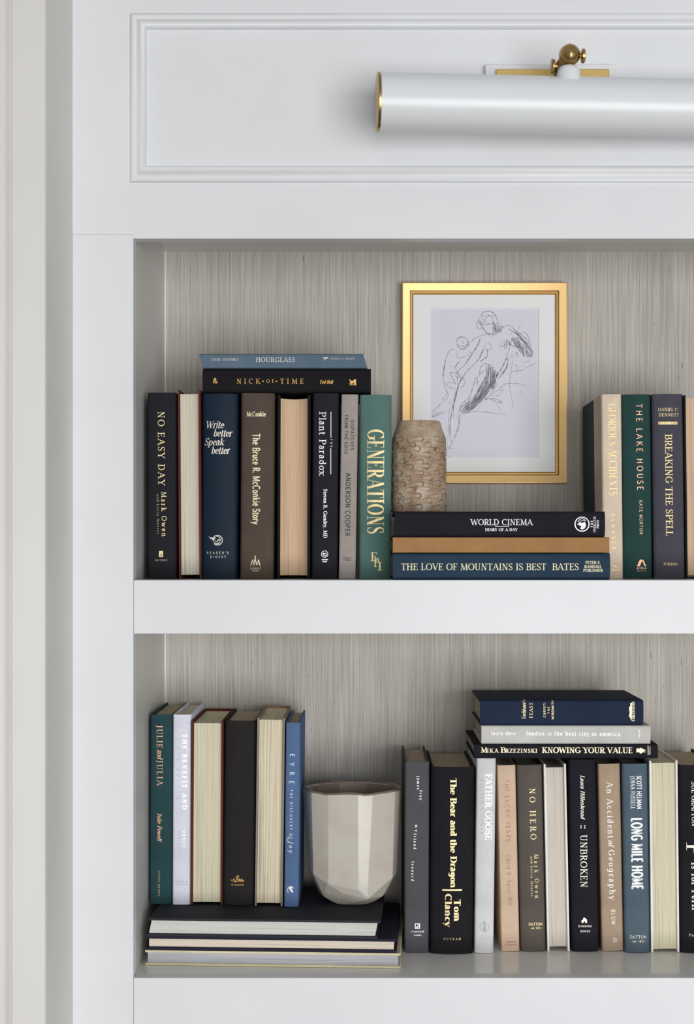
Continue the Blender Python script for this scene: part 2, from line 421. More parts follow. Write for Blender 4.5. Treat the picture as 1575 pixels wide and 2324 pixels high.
# ------------------------------------------------------------------ books
WIDE = {'fat': 1.4, 'bold': 1.25, 'sanswide': 1.08, 'slab': 1.1, 'fine': 1.2, 'heavy': 1.0, 'roman': 1.2, 'wide': 1.15, 'italic': 1.1, 'bolditalic': 1.15, 'sans': 1.12, 'thin': 1.15, 'sansbold': 1.15}
LIFT = 0.00012
def clip(poly, x0, sg):                 # keep the side of the line x = x0 that sg points to
    out = []
    for a, b in zip(poly, list(poly[1:]) + [poly[0]]):
        da, db = (a[0] - x0) * sg, (b[0] - x0) * sg
        if da >= 0: out.append(a)
        if da * db < 0:
            t = da / (da - db); out.append((a[0] + (b[0] - a[0]) * t, a[1] + (b[1] - a[1]) * t))
    return out
class Book:
    def __init__(s, root, w, bul, M):
        s.root, s.w, s.bul, s.M = root, w, bul, M
        s.Mi = M.inverted()
        s.lift = LIFT
    def ys(s, x):
        u = min(1.0, abs(2 * x / s.w))
        return s.bul * u * u + (0.0022 * ((u - .86) / .14) ** 2 if u > .86 else 0)
    def local(s, px, py):
        o = s.Mi @ Vector(cam.location); d = (s.Mi.to_3x3() @ ray(px, py))
        t_ = -(o.y - s.bul * .2) / d.y
        q = o + d * t_
        return q.x, q.z
    def put(s, name, polys, mat, label=None):
        """flat shapes in spine coordinates (x, z), laid on the curved spine"""
        bm = bmesh.new()
        cut = []
        for poly in polys:
            k0, k1 = (int(math.floor((f(p[0] for p in poly) + s.w / 2) / s.w * 18)) for f in (min, max))
            if k0 == k1: cut.append(poly); continue
            for k in range(k0, k1 + 1):
                q = clip(clip(poly, -s.w / 2 + s.w * k / 18, 1), -s.w / 2 + s.w * (k + 1) / 18, -1)
                if len(q) > 2: cut.append(q)
        for i, poly in enumerate(cut):
            vs = [bm.verts.new((x, s.ys(x) - s.lift - 2e-6 * (i % 9), z)) for x, z in poly]
            a = sum(poly[j][0] * poly[(j + 1) % len(poly)][1] - poly[(j + 1) % len(poly)][0] * poly[j][1] for j in range(len(poly)))
            bm.faces.new(vs if a > 0 else vs[::-1])
        me = bpy.data.meshes.new(name); bm.to_mesh(me); bm.free(); me.materials.append(mat)
        o = bpy.data.objects.new(name, me); COL.objects.link(o); o.parent = s.root
        if label: o['label'] = label
        return o
    def text_polys(s, txt, p0, p1, cap, sty='roman'):
        T, t, ser, sl, sp = STY[sty]
        a = Vector(s.local(*p0)); b = Vector(s.local(*p1))
        d = (b - a); ln = d.length; d.normalize(); up = Vector((-d.y, d.x))
        ch = cap * (DIST + s.M.translation.y) / F
        wf = WIDE.get(sty, 1.0) * ch
        nat = sum(GL.get(c, GL[' '])[0] + sp for c in txt) - sp - .10
        if nat * wf > ln or len(txt) < 2:
            sx = ln / nat; gap = sp
        else:
            sx = wf; gap = sp + (ln / wf - nat) / (len(txt) - 1)
        out, x = [], -.05
        for c in txt:
            f = min(1.6, max(.7, ch / sx)) ** .6                # keep stems from thinning in condensed lines
            adv, qs = glyph_quads(c, T * f, t, ser)
            for q in qs:
                out.append([tuple(a + d * ((x + qx + sl * qy) * sx) + up * (qy * ch)) for qx, qy in q])
            x += adv + gap
        return out
    def text(s, name, mat, *lines, extra=(), label=None):
        polys = []
        for l in lines: polys += s.text_polys(*l)
        for e in extra: polys += s.shape(*e)
        return s.put(name, polys, mat, label)
    def shape(s, kind, *a):
        if kind == 'poly':
            return [[s.local(*p) for p in a[0]]]
        if kind == 'rect':
            x0, y0, x1, y1 = a
            return [[s.local(x0, y0), s.local(x1, y0), s.local(x1, y1), s.local(x0, y1)]]
        if kind == 'disc':
            cx, cy, r = a
            return [[s.local(cx + r * math.cos(i * math.pi / 10), cy + r * math.sin(i * math.pi / 10)) for i in range(20)]]
        if kind == 'ring':
            cx, cy, r, wd = a[:4]; a0, a1 = (a[4], a[5]) if len(a) > 4 else (0, 360)
            n = 28
            pts = [(cx + r * math.cos(math.radians(a0 + (a1 - a0) * i / n)), cy + r * math.sin(math.radians(a0 + (a1 - a0) * i / n))) for i in range(n + 1)]
            return s.line(pts, wd)
        if kind == 'line':
            return s.line(smooth(a[0], 6) if len(a[0]) > 2 else a[0], a[1])
        return []
    def line(s, pts, wd):
        out, n = [], len(pts)
        Ls, Rs = [], []
        for i in range(n):
            p, q = pts[max(0, i - 1)], pts[min(n - 1, i + 1)]
            d = math.hypot(q[0] - p[0], q[1] - p[1]) or 1
            nx, ny = -(q[1] - p[1]) / d * wd / 2, (q[0] - p[0]) / d * wd / 2
            Ls.append((pts[i][0] + nx, pts[i][1] + ny)); Rs.append((pts[i][0] - nx, pts[i][1] - ny))
        for i in range(n - 1):
            out.append([s.local(*Ls[i]), s.local(*Ls[i + 1]), s.local(*Rs[i + 1]), s.local(*Rs[i])])
        return out

def smooth(pts, n=5):
    P = [pts[0]] + list(pts) + [pts[-1]]
    out = []
    for i in range(1, len(P) - 2):
        a, b, c, d = P[i - 1], P[i], P[i + 1], P[i + 2]
        for k in range(n):
            t = k / n
            out.append(tuple(.5 * (2 * b[j] + (c[j] - a[j]) * t + (2 * a[j] - 5 * b[j] + 4 * c[j] - d[j]) * t * t + (3 * b[j] - a[j] - 3 * c[j] + d[j]) * t ** 3) for j in (0, 1)))
    out.append(tuple(pts[-1]))
    return out

def build_book(label, group, w, h, D, M, cover, page, bul=.002, ov=.0032, board=.0026, concave=.002, quarter=None, shear=0.0, headband=None, rough=0.0):
    root = thing('hardcover_book', label, 'book', M, group)
    B = Book(root, w, bul, M)
    hw = w / 2
    def outline(y_end, y_split=None):
        o, i = [], []
        e = B.ys(hw)
        side = [(y_end, 0.0), (e + .012, 0.0), (e + .0070, .0002), (e + .0045, .0010), (e + .0020, .0004), (e + .0005, 0.0)]
        for y, ins in side:
            o.append((-hw + ins, y)); i.append((-hw + board, max(y, B.ys(hw) + board)))
        n = 18
        for k in range(n + 1):
            x = -hw + w * k / n
            o.append((x, B.ys(x))); i.append((max(-hw + board, min(hw - board, x)), B.ys(x) + board * .8))
        for y, ins in reversed(side):
            o.append((hw - ins, y)); i.append((hw - board, max(y, B.ys(hw) + board)))
        return o, i
    sh = lambda bm: [setattr(v.co, 'z', v.co.z + shear * v.co.x) for v in bm.verts]
    bm = bmesh.new()
    o, i = outline(D)
    prism(bm, o, i, 0, h); sh(bm)
    co = mesh_obj('cover', bm, cover, root, 50); bevel(co, .0006, 2, 50)
    if quarter:                                     # cloth spine that wraps onto both boards
        bm = bmesh.new()
        o2, i2 = outline(quarter[1])
        o3 = [(x + math.copysign(.0003, x) if abs(x) > hw * .9 else x, y - .0003) for x, y in o2]
        prism(bm, o3, [(x * .999, y + .0002) for x, y in o2], -.0001, h + .0001)
        mesh_obj('spine_cloth', bm, quarter[0], root, 50)
        B.lift = LIFT + .0004
    # paper
    pw = hw - board - .0001
    n = 16
    front = [(-pw + 2 * pw * k / n, B.ys(-pw + 2 * pw * k / n) + board) for k in range(n + 1)]
    if rough:
        rnd = random.Random(int(w * 1e6)); nn = 46
        back = []
        for k in range(nn + 1):
            x = pw - 2 * pw * k / nn
            back.append((x, D - ov - concave * (1 - (x / pw) ** 2) - rough * rnd.random()))
    else:
        back = [(pw - 2 * pw * k / n, D - ov - concave * (1 - ((pw - 2 * pw * k / n) / pw) ** 2)) for k in range(n + 1)]
    bm = bmesh.new()
    extrude_poly(bm, front + back, ov, h - ov); sh(bm)
    mesh_obj('page_block', bm, page, root, 30)
    if headband:
        bm = bmesh.new()
        m = 26
        for k in range(m):
            x = -pw + 2 * pw * (k + .5) / m
            y = B.ys(x) + board
            r = .0012
            for zz in (h - ov,):
                box(bm, x - pw / m * .98, x + pw / m * .98, y, y + .0022, zz - .0002, zz + .0018)
        hb = mesh_obj('headband', bm, headband, root)
        hb['label'] = 'red and yellow headband'
    return B

RX = {}
BASE_UP = Matrix.Identity(4)
BASE_BACK = Matrix.Rotation(math.pi, 4, 'Z')
FLAT = Matrix(((0, 0, -1, 0), (0, 1, 0, 0), (1, 0, 0, 0), (0, 0, 0, 1)))       # x -> up, z -> left

def upright(label, group, q, ytop, zb, Yf, D, cover, page, fore=False, **kw):
    """q = left/right edge at the top and at the bottom as the photo shows them, zb = height of what it stands on"""
    xlt, xrt, xlb, xrb = q
    s = (DIST + Yf) / F
    wd = ((xrt - xlt) + (xrb - xlb)) / 2 * s
    zt = EYE + (VY - ytop) * s
    ht = zt - zb
    pxh = ht / s
    lean = math.atan(((xlt + xrt) - (xlb + xrb)) / 2 / pxh)
    xb = ((xlb + xrb) / 2 - VX) * s
    lift = wd / 2 * abs(math.sin(lean)) + .0001
    M = Matrix.Translation((xb, Yf, zb + lift)) @ Matrix.Rotation(lean, 4, 'Y')
    ht = (ht - lift) / math.cos(lean)
    if fore: M = M @ Matrix.Translation((0, D, 0)) @ BASE_BACK
    return build_book(label, group, wd, ht, D, M, cover, page, **kw)

def flat(label, group, xl, xr, zb, thick, Yf, D, cover, page, yaw=0.0, fore=False, **kw):
    s = (DIST + Yf) / F
    h = (xr - xl) * s
    A = Matrix.Translation(((xl - VX) * s, Yf, zb)) @ Matrix.Rotation(yaw, 4, 'Z')
    M = A @ Matrix.Translation((h, 0, thick / 2 + .0001)) @ FLAT
    if fore:
        M = A @ Matrix.Translation((0, D, thick / 2 + .0001)) @ Matrix.Rotation(math.pi, 4, 'Z') @ FLAT
    return build_book(label, group, thick, h, D, M, cover, page, **kw)

# ------------------------------------------------------------------ the setting: casing and wall return beside the case
WHITE = paint('white_paint', (.755, .766, .78, 1), .42)
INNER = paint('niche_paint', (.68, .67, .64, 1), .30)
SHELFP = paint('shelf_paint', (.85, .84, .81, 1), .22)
WARM = paint('warm_white_paint', (.705, .685, .65, 1), .5)
XR = W(165, 0, 0).x                     # where the case meets the wall return
YC = -.149                              # face of the casing
XC = W(103, 0, YC).x
SH = (DIST + YC) / F
BOT, TOP = .70, 2.45
bm = bmesh.new(); box(bm, -1.1, XC - .001, YC + .012, .35, BOT, TOP)
box(bm, XC - .02, XR, YC + .004, .35, BOT, TOP)
o = mesh_obj('wall_left', bm, WARM)
bm = bmesh.new()
XG = W(24, 0, YC).x
prof = [(XC, YC + .012), (XC, YC + .0012), (XC - .0012, YC), (XG + .0030, YC), (XG + .0018, YC - .0004), (XG + .0010, YC + .0022), (XG - .0010, YC + .0030), (XG - .0022, YC + .0006),
        (XG - .0040, YC - .0035), (XG - .0070, YC - .0060), (XG - .0110, YC - .0066), (XG - .05, YC - .0066), (XG - .05, YC + .012)]
extrude_poly(bm, prof, BOT, TOP)
o = mesh_obj('trim_1', bm, WARM, None, 50); o['kind'] = 'structure'
bpy.data.objects['wall_left']['kind'] = 'structure'

# ------------------------------------------------------------------ the built-in bookcase
DN = .287                                # depth of the niches
def fx(px): return W(px, 0, 0).x
def fz(py): return W(0, py, 0).z
XL, XN = fx(302.5), fx(2277)             # niche sides
XE = fx(2415)
Z1 = fz(1316.4); Z1B = fz(1438.5); Z2 = fz(2219.5); ZT = fz(541.5)
FT = .020
case = thing('built_in_bookcase', 'white painted built-in bookcase with two open niches below a moulded panel', 'bookcase', Matrix.Translation((fx(1290), 0, BOT)))
def part(name, mat, *bs, bev=.0008):
    sft = case.location
    return boxes(name, mat, case, *[(b[0] - sft.x, b[1] - sft.x, b[2], b[3], b[4] - sft.z, b[5] - sft.z) for b in bs], bev=bev)
part('stile', WHITE, (XR, XL, 0, FT, BOT, fz(532)), bev=.0003)
part('stile', WHITE, (XN, XE, 0, FT, BOT, fz(532)), bev=.0003)
part('frieze_panel', WHITE, (XR, XE, 0, FT, fz(532) + .0002, TOP), (XL + .0001, XN - .0001, 0, FT, ZT, fz(532) + .0002), bev=0)
part('shelf_rail', WHITE, (XL + .0003, XN - .0003, .0002, FT, Z1B, Z1))
part('bottom_rail', WHITE, (XL + .0003, XN - .0003, .0002, FT, BOT, Z2))
XI = XL - .0015
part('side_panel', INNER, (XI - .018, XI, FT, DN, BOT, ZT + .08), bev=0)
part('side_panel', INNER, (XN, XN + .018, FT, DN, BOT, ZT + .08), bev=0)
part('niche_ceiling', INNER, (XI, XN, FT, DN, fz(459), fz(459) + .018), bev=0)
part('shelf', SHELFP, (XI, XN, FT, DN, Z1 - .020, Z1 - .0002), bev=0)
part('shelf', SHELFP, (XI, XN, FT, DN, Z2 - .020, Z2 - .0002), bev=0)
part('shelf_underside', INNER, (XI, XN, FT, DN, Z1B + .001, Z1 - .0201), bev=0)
part('back_panel', grasscloth(), (XI, XN, DN, DN + .012, BOT, ZT + .09), bev=0)
# slim bead where the side meets the back
part('corner_bead', WHITE, (XI, XI + .0016, DN - .0016, DN, Z2, fz(459)), bev=0)

def frame_loft(bm, x0, x1, z0, z1, prof, Y):
    """a mitred rectangle of moulding; prof = (distance in from the outer edge, height towards the viewer)"""
    rings = []
    for d, hgt in prof:
        rings.append([bm.verts.new(c) for c in ((x0 + d, Y - hgt, z0 + d), (x1 - d, Y - hgt, z0 + d), (x1 - d, Y - hgt, z1 - d), (x0 + d, Y - hgt, z1 - d))])
    for a, b in zip(rings, rings[1:]):
        for i in range(4):
            j = (i + 1) % 4
            bm.faces.new((a[i], a[j], b[j], b[i]))
mw = 36 * DIST / F
bm = bmesh.new()
frame_loft(bm, fx(297), fx(2283), fz(415), fz(32), [(0, 0), (.0002, .0030), (mw * .10, .0042), (mw * .22, .0046), (mw * .30, .0040), (mw * .42, .0048), (mw * .55, .0080), (mw * .66, .0098),
           (mw * .78, .0100), (mw * .88, .0088), (mw * .95, .0062), (mw, .0015), (mw, 0)], 0)
pm = mesh_obj('panel_moulding', bm, WHITE, case, 60)
pm.location = -case.location

# ------------------------------------------------------------------ picture light
LAMPW = paint('lamp_enamel', (.75, .765, .78, 1), .30, .005)
BR = brass('aged_brass', (.50, .34, .13, 1), .30)
BRB = brass('bright_brass', (.86, .62, .24, 1), .35, var=.12)
LY = -.09
L0 = W(857, 232, LY)
yaw = math.radians(3.6)
ball = W(1292.6, 125, LY)
plate = W(1248, 205, 0)
lamp = thing('picture_light', 'white tube picture light with brass ends and brass ball joint above the niches', 'lamp', Matrix.Translation((plate.x, 0, plate.z)))
def lampart(name, mat, build, M=Matrix.Identity(4), sharp=35, bev=0, parent=None):
    bm = bmesh.new(); build(bm)
    bmesh.ops.transform(bm, matrix=Matrix.Translation(-lamp.location) @ M, verts=bm.verts)
    o = mesh_obj(name, bm, mat, parent or lamp, sharp)
    if bev: bevel(o, bev)
    return o
AX = Matrix.Translation(L0) @ Matrix.Rotation(yaw, 4, 'Z')
R0 = .0326; LEN = .445
def tube(bm):
    n = 56; a0, a1 = math.radians(-112), math.radians(205)      # the slot for the light opens down towards the wall
    for_out = []
    for r in (R0, R0 - .0012):
        rows = []
        for x in (.0015, LEN - .0015):
            rows.append([bm.verts.new((x, -r * math.cos(a0 + (a1 - a0) * i / n + 0), r * math.sin(a0 + (a1 - a0) * i / n))) for i in range(n + 1)])
        for_out.append(rows)
        for i in range(n):
            bm.faces.new((rows[0][i], rows[1][i], rows[1][i + 1], rows[0][i + 1]))
    (o0, o1), (i0, i1) = for_out
    for i in (0, n):
        bm.faces.new((o0[i], i0[i], i1[i], o1[i]))
    for o_, i_ in ((o0, i0), (o1, i1)):
        for i in range(n): bm.faces.new((o_[i], o_[i + 1], i_[i + 1], i_[i]))
lampart('lamp_shade', LAMPW, tube, AX, 50)
for x in (0, LEN):
    e = lampart('end_cap', BR, lambda bm: lathe(bm, [(.001, -.0016), (R0 * .9, -.0016), (R0 + .0004, -.0008), (R0 + .0008, .0010), (R0 + .0004, .0024), (R0 - .001, .0028), (.001, .0028)], 64, 'X'), AX @ Matrix.Translation((x, 0, 0)) @ (Matrix.Rotation(math.pi, 4, 'Z') if x else Matrix.Identity(4)), 30)
    e['label'] = 'brass end cap'
lampart('bulb', paint('bulb_glass', (.8, .8, .78, 1), .15), lambda bm: lathe(bm, [(.001, 0), (.010, .004), (.012, .02), (.012, .30), (.010, .316), (.001, .32)], 24, 'X'), AX @ Matrix.Translation((.06, 0, -.002)))
s0 = DIST / F
def pbox(x0, x1, y0, y1, t0, t1):
    return lambda bm: box(bm, fx(x0), fx(x1), -t1, -t0, fz(y1), fz(y0))
lampart('wall_plate', LAMPW, pbox(1100, 1396, 152, 262, 0, .010), bev=.0012)
o = lampart('mounting_plate', BRB, pbox(1124, 1378, 166.5, 250, .010, .016), bev=.0008); o['label'] = 'brass mounting plate'
rb = .0123
lampart('ball_joint', BR, lambda bm: lathe(bm, [(.0005, -rb)] + [(rb * math.cos(a), rb * math.sin(a)) for a in [math.radians(x) for x in range(-80, 0, 10)]] + [(rb * 1.03, -.0006), (rb * 1.03, .0006)] + [(rb * math.cos(a), rb * math.sin(a)) for a in [math.radians(x) for x in range(10, 90, 10)]] + [(.0005, rb)], 40, 'X'), Matrix.Translation(ball))
kn = W(1313, 127, LY)
lampart('knob', BR, lambda bm: lathe(bm, [(.0005, 0), (.0028, 0), (.0026, .0028), (.0070, .0032), (.0082, .0042), (.0082, .0064), (.0068, .0074), (.0005, .0076)], 32, 'X'), Matrix.Translation(kn))
kl = W(1249.5, 150.5, LY + .004)
lampart('knob', BR, lambda bm: lathe(bm, [(.0005, 0), (.0076, .0004), (.0083, .0014), (.0083, .0036), (.0072, .0046), (.0030, .0048), (.0026, .0085), (.0005, .0085)], 32, 'X'), Matrix.Translation(kl))
def tubepath(pts, rad):
    def f(bm):
        P_ = [Vector(p) for p in pts]
        rings = []
        for i, p in enumerate(P_):
            d = (P_[min(i + 1, len(P_) - 1)] - P_[max(i - 1, 0)]).normalized()
            u = d.cross(Vector((0, 1, .01))).normalized(); v = d.cross(u)
            rings.append([bm.verts.new(p + (u * math.cos(a) + v * math.sin(a)) * rad[i]) for a in [2 * math.pi * k / 20 for k in range(20)]])
        for a, b in zip(rings, rings[1:]):
            for k in range(20): bm.faces.new((a[k], a[(k + 1) % 20], b[(k + 1) % 20], b[k]))
        bm.faces.new(rings[0]); bm.faces.new(rings[-1])
    return f
lampart('swivel_arm', BR, tubepath([W(1291, 128, LY), W(1279, 139, LY + .002), W(1270, 149, LY + .005), W(1265, 160, LY + .010), W(1264, 176, LY + .022), W(1266, 196, LY + .045), W(1270, 206, -.012)], [.0075, .0068, .0052, .0045, .0042, .0042, .0042]))
cz = W(1290, 176, LY)
lampart('shade_collar', LAMPW, lambda bm: lathe(bm, [(.0132, -.006), (.0132, .004), (.0124, .0085), (.0098, .0118), (.0055, .0134), (.0005, .0138)], 36), Matrix.Translation(cz))

# ------------------------------------------------------------------ framed drawing on the grasscloth
YF = DN - .019
a = W(912, 1097, YF); b = W(1288, 640, YF)
fr = thing('framed_drawing', 'pencil figure sketch in a white mat and thin gold frame on the back wall', 'picture', Matrix.Translation(((a.x + b.x) / 2, DN, a.z)))
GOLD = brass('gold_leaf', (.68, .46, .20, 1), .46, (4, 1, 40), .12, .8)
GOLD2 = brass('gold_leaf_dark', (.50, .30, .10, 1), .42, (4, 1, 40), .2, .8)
def frpart(name, mat, fn, sharp=30):
    bm = bmesh.new(); fn(bm)
    bmesh.ops.translate(bm, vec=-fr.location, verts=bm.verts)
    return mesh_obj(name, bm, mat, fr, sharp)
frpart('frame', GOLD, lambda bm: frame_loft(bm, a.x, b.x, a.z, b.z, [(0, -.0185), (0, -.002), (.0008, 0), (.0016, .0002), (.0112, -.0026), (.0118, -.0034), (.0118, -.0185)], YF))
frpart('inner_lip', GOLD2, lambda bm: frame_loft(bm, a.x + .0117, b.x - .0117, a.z + .0117, b.z - .0117, [(0, -.0060), (.0008, -.0046), (.0018, -.0048), (.0022, -.0066), (.0030, -.0066), (.0034, -.0054), (.0042, -.0058), (.0046, -.0090), (.0046, -.0185)], YF))
YM = YF + .0085
ml = W(934, 1075, YM); mh = W(1264, 663, YM)
pl = W(975, 1038, YM); ph = W(1223, 700, YM)
MAT_ = paint('mat_board', (.90, .905, .90, 1), .8, .005); PAP = paint('lilac_paper', (.755, .75, .84, 1), .8, .01)
frpart('mat_board', MAT_, lambda bm: [box(bm, ml.x, pl.x, YM, YM + .0018, ml.z, mh.z), box(bm, ph.x, mh.x, YM, YM + .0018, ml.z, mh.z), box(bm, pl.x, ph.x, YM, YM + .0018, ph.z, mh.z), box(bm, pl.x, ph.x, YM, YM + .0018, ml.z, pl.z)])
YP = YM + .0018
paper = frpart('drawing_paper', PAP, lambda bm: box(bm, ml.x + .003, mh.x - .003, YP, YP + .0006, ml.z + .003, mh.z - .003))
frpart('frame_backing', paint('backing_board', (.35, .28, .2, 1), .8), lambda bm: box(bm, ml.x - .0005, mh.x + .0005, YP + .0008, YP + .003, ml.z - .0005, mh.z + .0005))

SK = [  # pencil lines, traced in a 1575-wide crop of the drawing (scale 4.922, origin 940,680); first number = weight
 (2.2, (752,195),(752,165),(790,135),(835,128),(880,145),(910,180),(925,220),(940,260)), (1.6, (740,190),(715,230),(698,280),(710,318),(750,330),(770,318)),
 (1.8, (705,245),(760,275),(835,275),(890,265),(930,268)), (1.4, (760,185),(800,180),(860,178),(905,185)), (1.5, (790,270),(790,230),(815,195),(850,180),(880,225),(888,270)),
 (2.0, (752,280),(775,330),(800,365),(840,385),(890,390),(930,372)), (1.6, (768,300),(790,350),(830,378),(865,380)), (2.6, (880,245),(884,300),(882,350),(878,410)), (2.2, (895,280),(915,330),(925,365)),
 (2.4, (910,275),(950,300),(985,310),(960,350),(930,370)), (2.0, (925,290),(940,330),(960,335)), (1.2, (745,195),(790,240),(835,270)), (1.3, (720,240),(745,300),(755,310)), (1.6, (720,412),(760,400),(800,388),(845,400)),
 (1.2, (940,260),(970,280),(985,300),(1010,320)), (1.3, (1000,300),(1050,290),(1095,305),(1120,330)), (2.4, (1045,320),(1100,355),(1150,385),(1210,440),(1270,500),(1310,550),(1325,580)),
 (2.2, (1100,320),(1160,365),(1220,410),(1270,465),(1310,520)), (1.8, (1200,365),(1240,370),(1270,410),(1290,470)), (2.0, (1085,470),(1090,430),(1130,425),(1180,440),(1230,480),(1290,540)),
 (2.0, (1085,470),(1085,515),(1130,520),(1160,550),(1200,600),(1240,635),(1300,640)), (2.2, (1325,575),(1315,620),(1285,640)), (1.2, (1160,350),(1185,270)), (1.0, (1060,400),(1090,375),(1120,360)),
 (1.4, (960,490),(970,525),(1005,520),(1020,500)), (1.2, (985,475),(965,480)), (1.3, (790,500),(815,485),(850,500),(868,535),(850,555),(815,560),(785,530),(790,500)),
 (2.2, (740,420),(725,470),(700,520),(670,570),(620,650),(575,720)), (1.4, (735,460),(705,520),(650,600),(580,700)), (1.6, (575,720),(530,760),(500,790),(490,820)), (2.0, (780,545),(750,610),(725,660),(690,700)),
 (2.6, (740,690),(780,660),(820,640)), (2.2, (805,550),(820,580),(815,635)), (1.4, (765,560),(735,630)), (1.6, (690,700),(650,740),(600,790),(560,840),(520,900),(495,950)),
 (1.4, (640,450),(680,430),(730,415)), (1.0, (620,480),(670,450)), (1.8, (470,480),(480,440),(520,415),(565,425),(595,460),(600,500),(575,540),(535,555),(495,530),(472,490)),
 (1.4, (480,470),(500,430),(550,420),(590,450),(598,490)), (1.8, (490,520),(520,550),(560,550),(590,520)), (1.4, (595,470),(615,490),(600,530)), (1.0, (520,460),(550,470),(540,490),(560,480)), (2.0, (540,530),(550,560)),
 (1.8, (460,555),(420,560),(380,590),(360,640),(345,700),(330,780),(322,860),(335,930)), (1.5, (350,700),(335,780),(325,870)), (1.0, (490,580),(475,620),(500,650),(560,640),(640,590)), (0.9, (600,570),(640,590),(700,545)),
 (1.6, (335,930),(345,980),(370,1040),(388,1075)), (2.6, (505,690),(480,720),(460,750)), (1.5, (455,745),(475,790),(480,850),(485,940)), (1.0, (390,740),(430,750),(460,790)), (1.5, (395,815),(450,820),(540,840)),
 (1.8, (395,820),(430,880),(460,930)), (1.6, (370,925),(430,930),(480,942)), (1.4, (340,920),(380,970),(410,985)), (1.3, (450,850),(500,870),(560,890)), (1.3, (470,820),(560,900),(560,950),(500,1000)),
 (1.2, (400,985),(440,990),(470,1000)), (1.2, (375,1040),(330,1090),(310,1110),(340,1120)), (1.2, (385,1075),(350,1120),(315,1155)), (1.4, (310,1155),(250,1210),(190,1270)), (2.0, (200,1290),(205,1308),(250,1295),(300,1268),(335,1265)),
 (1.6, (205,1300),(230,1275),(290,1262)), (1.2, (335,1260),(370,1232)), (1.0, (385,1160),(415,1130)), (2.4, (560,840),(520,900),(490,970),(470,1050),(450,1130),(440,1200),(438,1310)), (1.6, (550,860),(500,950),(478,1040),(452,1150)),
 (2.2, (470,1010),(450,1100),(435,1180),(415,1280),(400,1400),(398,1480),(410,1580)), (1.2, (420,1160),(395,1230),(385,1330),(380,1440),(378,1540),(370,1640)), (1.4, (410,1290),(400,1390),(405,1500)),
 (1.8, (500,1255),(495,1330),(500,1400),(480,1470),(450,1540),(420,1600)), (1.6, (520,1280),(510,1350),(495,1420),(470,1480)), (1.4, (410,1580),(420,1610),(390,1650),(360,1690)), (1.2, (355,1650),(430,1668)), (1.2, (340,1740),(400,1752)),
 (1.5, (780,715),(755,740),(735,790),(725,850)), (1.8, (780,715),(815,720),(840,750),(850,800)), (1.8, (700,860),(706,910),(700,970)), (1.8, (700,870),(680,900),(655,980),(630,1060),(610,1130),(600,1190)),
 (1.6, (720,860),(760,810),(800,790)), (1.6, (830,720),(870,740),(880,780),(930,810),(940,850)), (2.6, (1040,605),(1030,650),(1005,710),(975,770),(930,840),(895,900)), (2.4, (1045,700),(1030,770),(985,830),(940,880)),
 (2.2, (1040,650),(1045,710),(1010,790),(960,840)), (1.4, (1065,530),(1045,600)), (2.0, (1020,450),(1060,470),(1075,510)), (2.2, (1040,480),(1030,545)), (1.0, (1160,590),(1100,620),(1050,660)), (1.4, (1140,580),(1160,650)),
 (1.2, (1105,630),(1090,750),(1070,880),(1065,980),(1085,1080),(1105,1215)), (1.0, (1120,750),(1135,730),(1155,760),(1150,820)), (1.2, (1045,835),(1110,800),(1200,790),(1250,760)), (1.0, (1250,760),(1360,710)), (0.9, (1200,690),(1250,700),(1290,670)),
 (1.6, (980,970),(1010,945),(1080,935),(1160,940),(1245,962)), (1.3, (995,1020),(975,970),(960,1005),(985,1030)), (1.3, (960,1010),(900,1030),(875,1065),(880,1095)), (1.2, (900,1075),(940,1070),(970,1040)), (1.0, (1190,1010),(1200,1040),(1180,1045)),
 (2.0, (620,1240),(700,1180),(760,1130),(830,1105),(870,1115),(910,1140),(985,1155)), (1.6, (870,1105),(920,1110),(985,1152)), (1.0, (920,1160),(950,1210),(968,1255)), (1.3, (540,1272),(640,1255),(720,1250),(860,1262),(1030,1285)), (1.0, (840,1280),(920,1268)),
 (2.0, (505,1250),(530,1200),(570,1170),(600,1150)), (2.2, (520,1270),(600,1255),(660,1200)), (1.4, (600,1080),(615,1150),(605,1180)), (1.2, (740,1190),(690,1240)), (1.4, (785,1060),(800,1110)), (1.5, (805,1105),(850,1060),(890,1000),(930,930)),
]
def hatch(p, q, n, wt, seed):
    r = random.Random(seed); out = []
    for i in range(n):
        u = i / (n - 1)
        def at(L_, v):
            k = min(len(L_) - 2, int(v * (len(L_) - 1))); f = v * (len(L_) - 1) - k
            return (L_[k][0] * (1 - f) + L_[k + 1][0] * f, L_[k][1] * (1 - f) + L_[k + 1][1] * f)
        A_, B_ = at(p, u), at(q, u)
        j = lambda c: (c[0] + r.uniform(-14, 14), c[1] + r.uniform(-14, 14))
        A_, B_ = j(A_), j(B_)
        m_ = ((A_[0] + B_[0]) / 2 + r.uniform(-10, 10), (A_[1] + B_[1]) / 2 + r.uniform(-10, 10))
        out.append((wt * r.uniform(.6, 1.15), A_, m_, B_))
    return out
SK += hatch([(820, 730), (880, 770), (930, 830)], [(800, 930), (850, 1000), (900, 980)], 20, 2.2, 1)
SK += hatch([(800, 840), (830, 960), (900, 900)], [(640, 1150), (700, 1140), (800, 1080)], 26, 2.0, 2)
SK += hatch([(750, 980), (800, 1060)], [(560, 1240), (640, 1240)], 16, 2.0, 3)
SK += hatch([(600, 1120), (640, 1170)], [(500, 1240), (560, 1265)], 10, 1.8, 4)
SK += hatch([(1090, 430), (1150, 450), (1300, 560)], [(1150, 520), (1230, 620), (1310, 640)], 24, 1.8, 5)
SK += hatch([(1110, 340), (1200, 420)], [(1250, 500), (1320, 600)], 8, 1.8, 6)
SK += hatch([(895, 275), (980, 310)], [(900, 385), (950, 360)], 10, 1.6, 7)
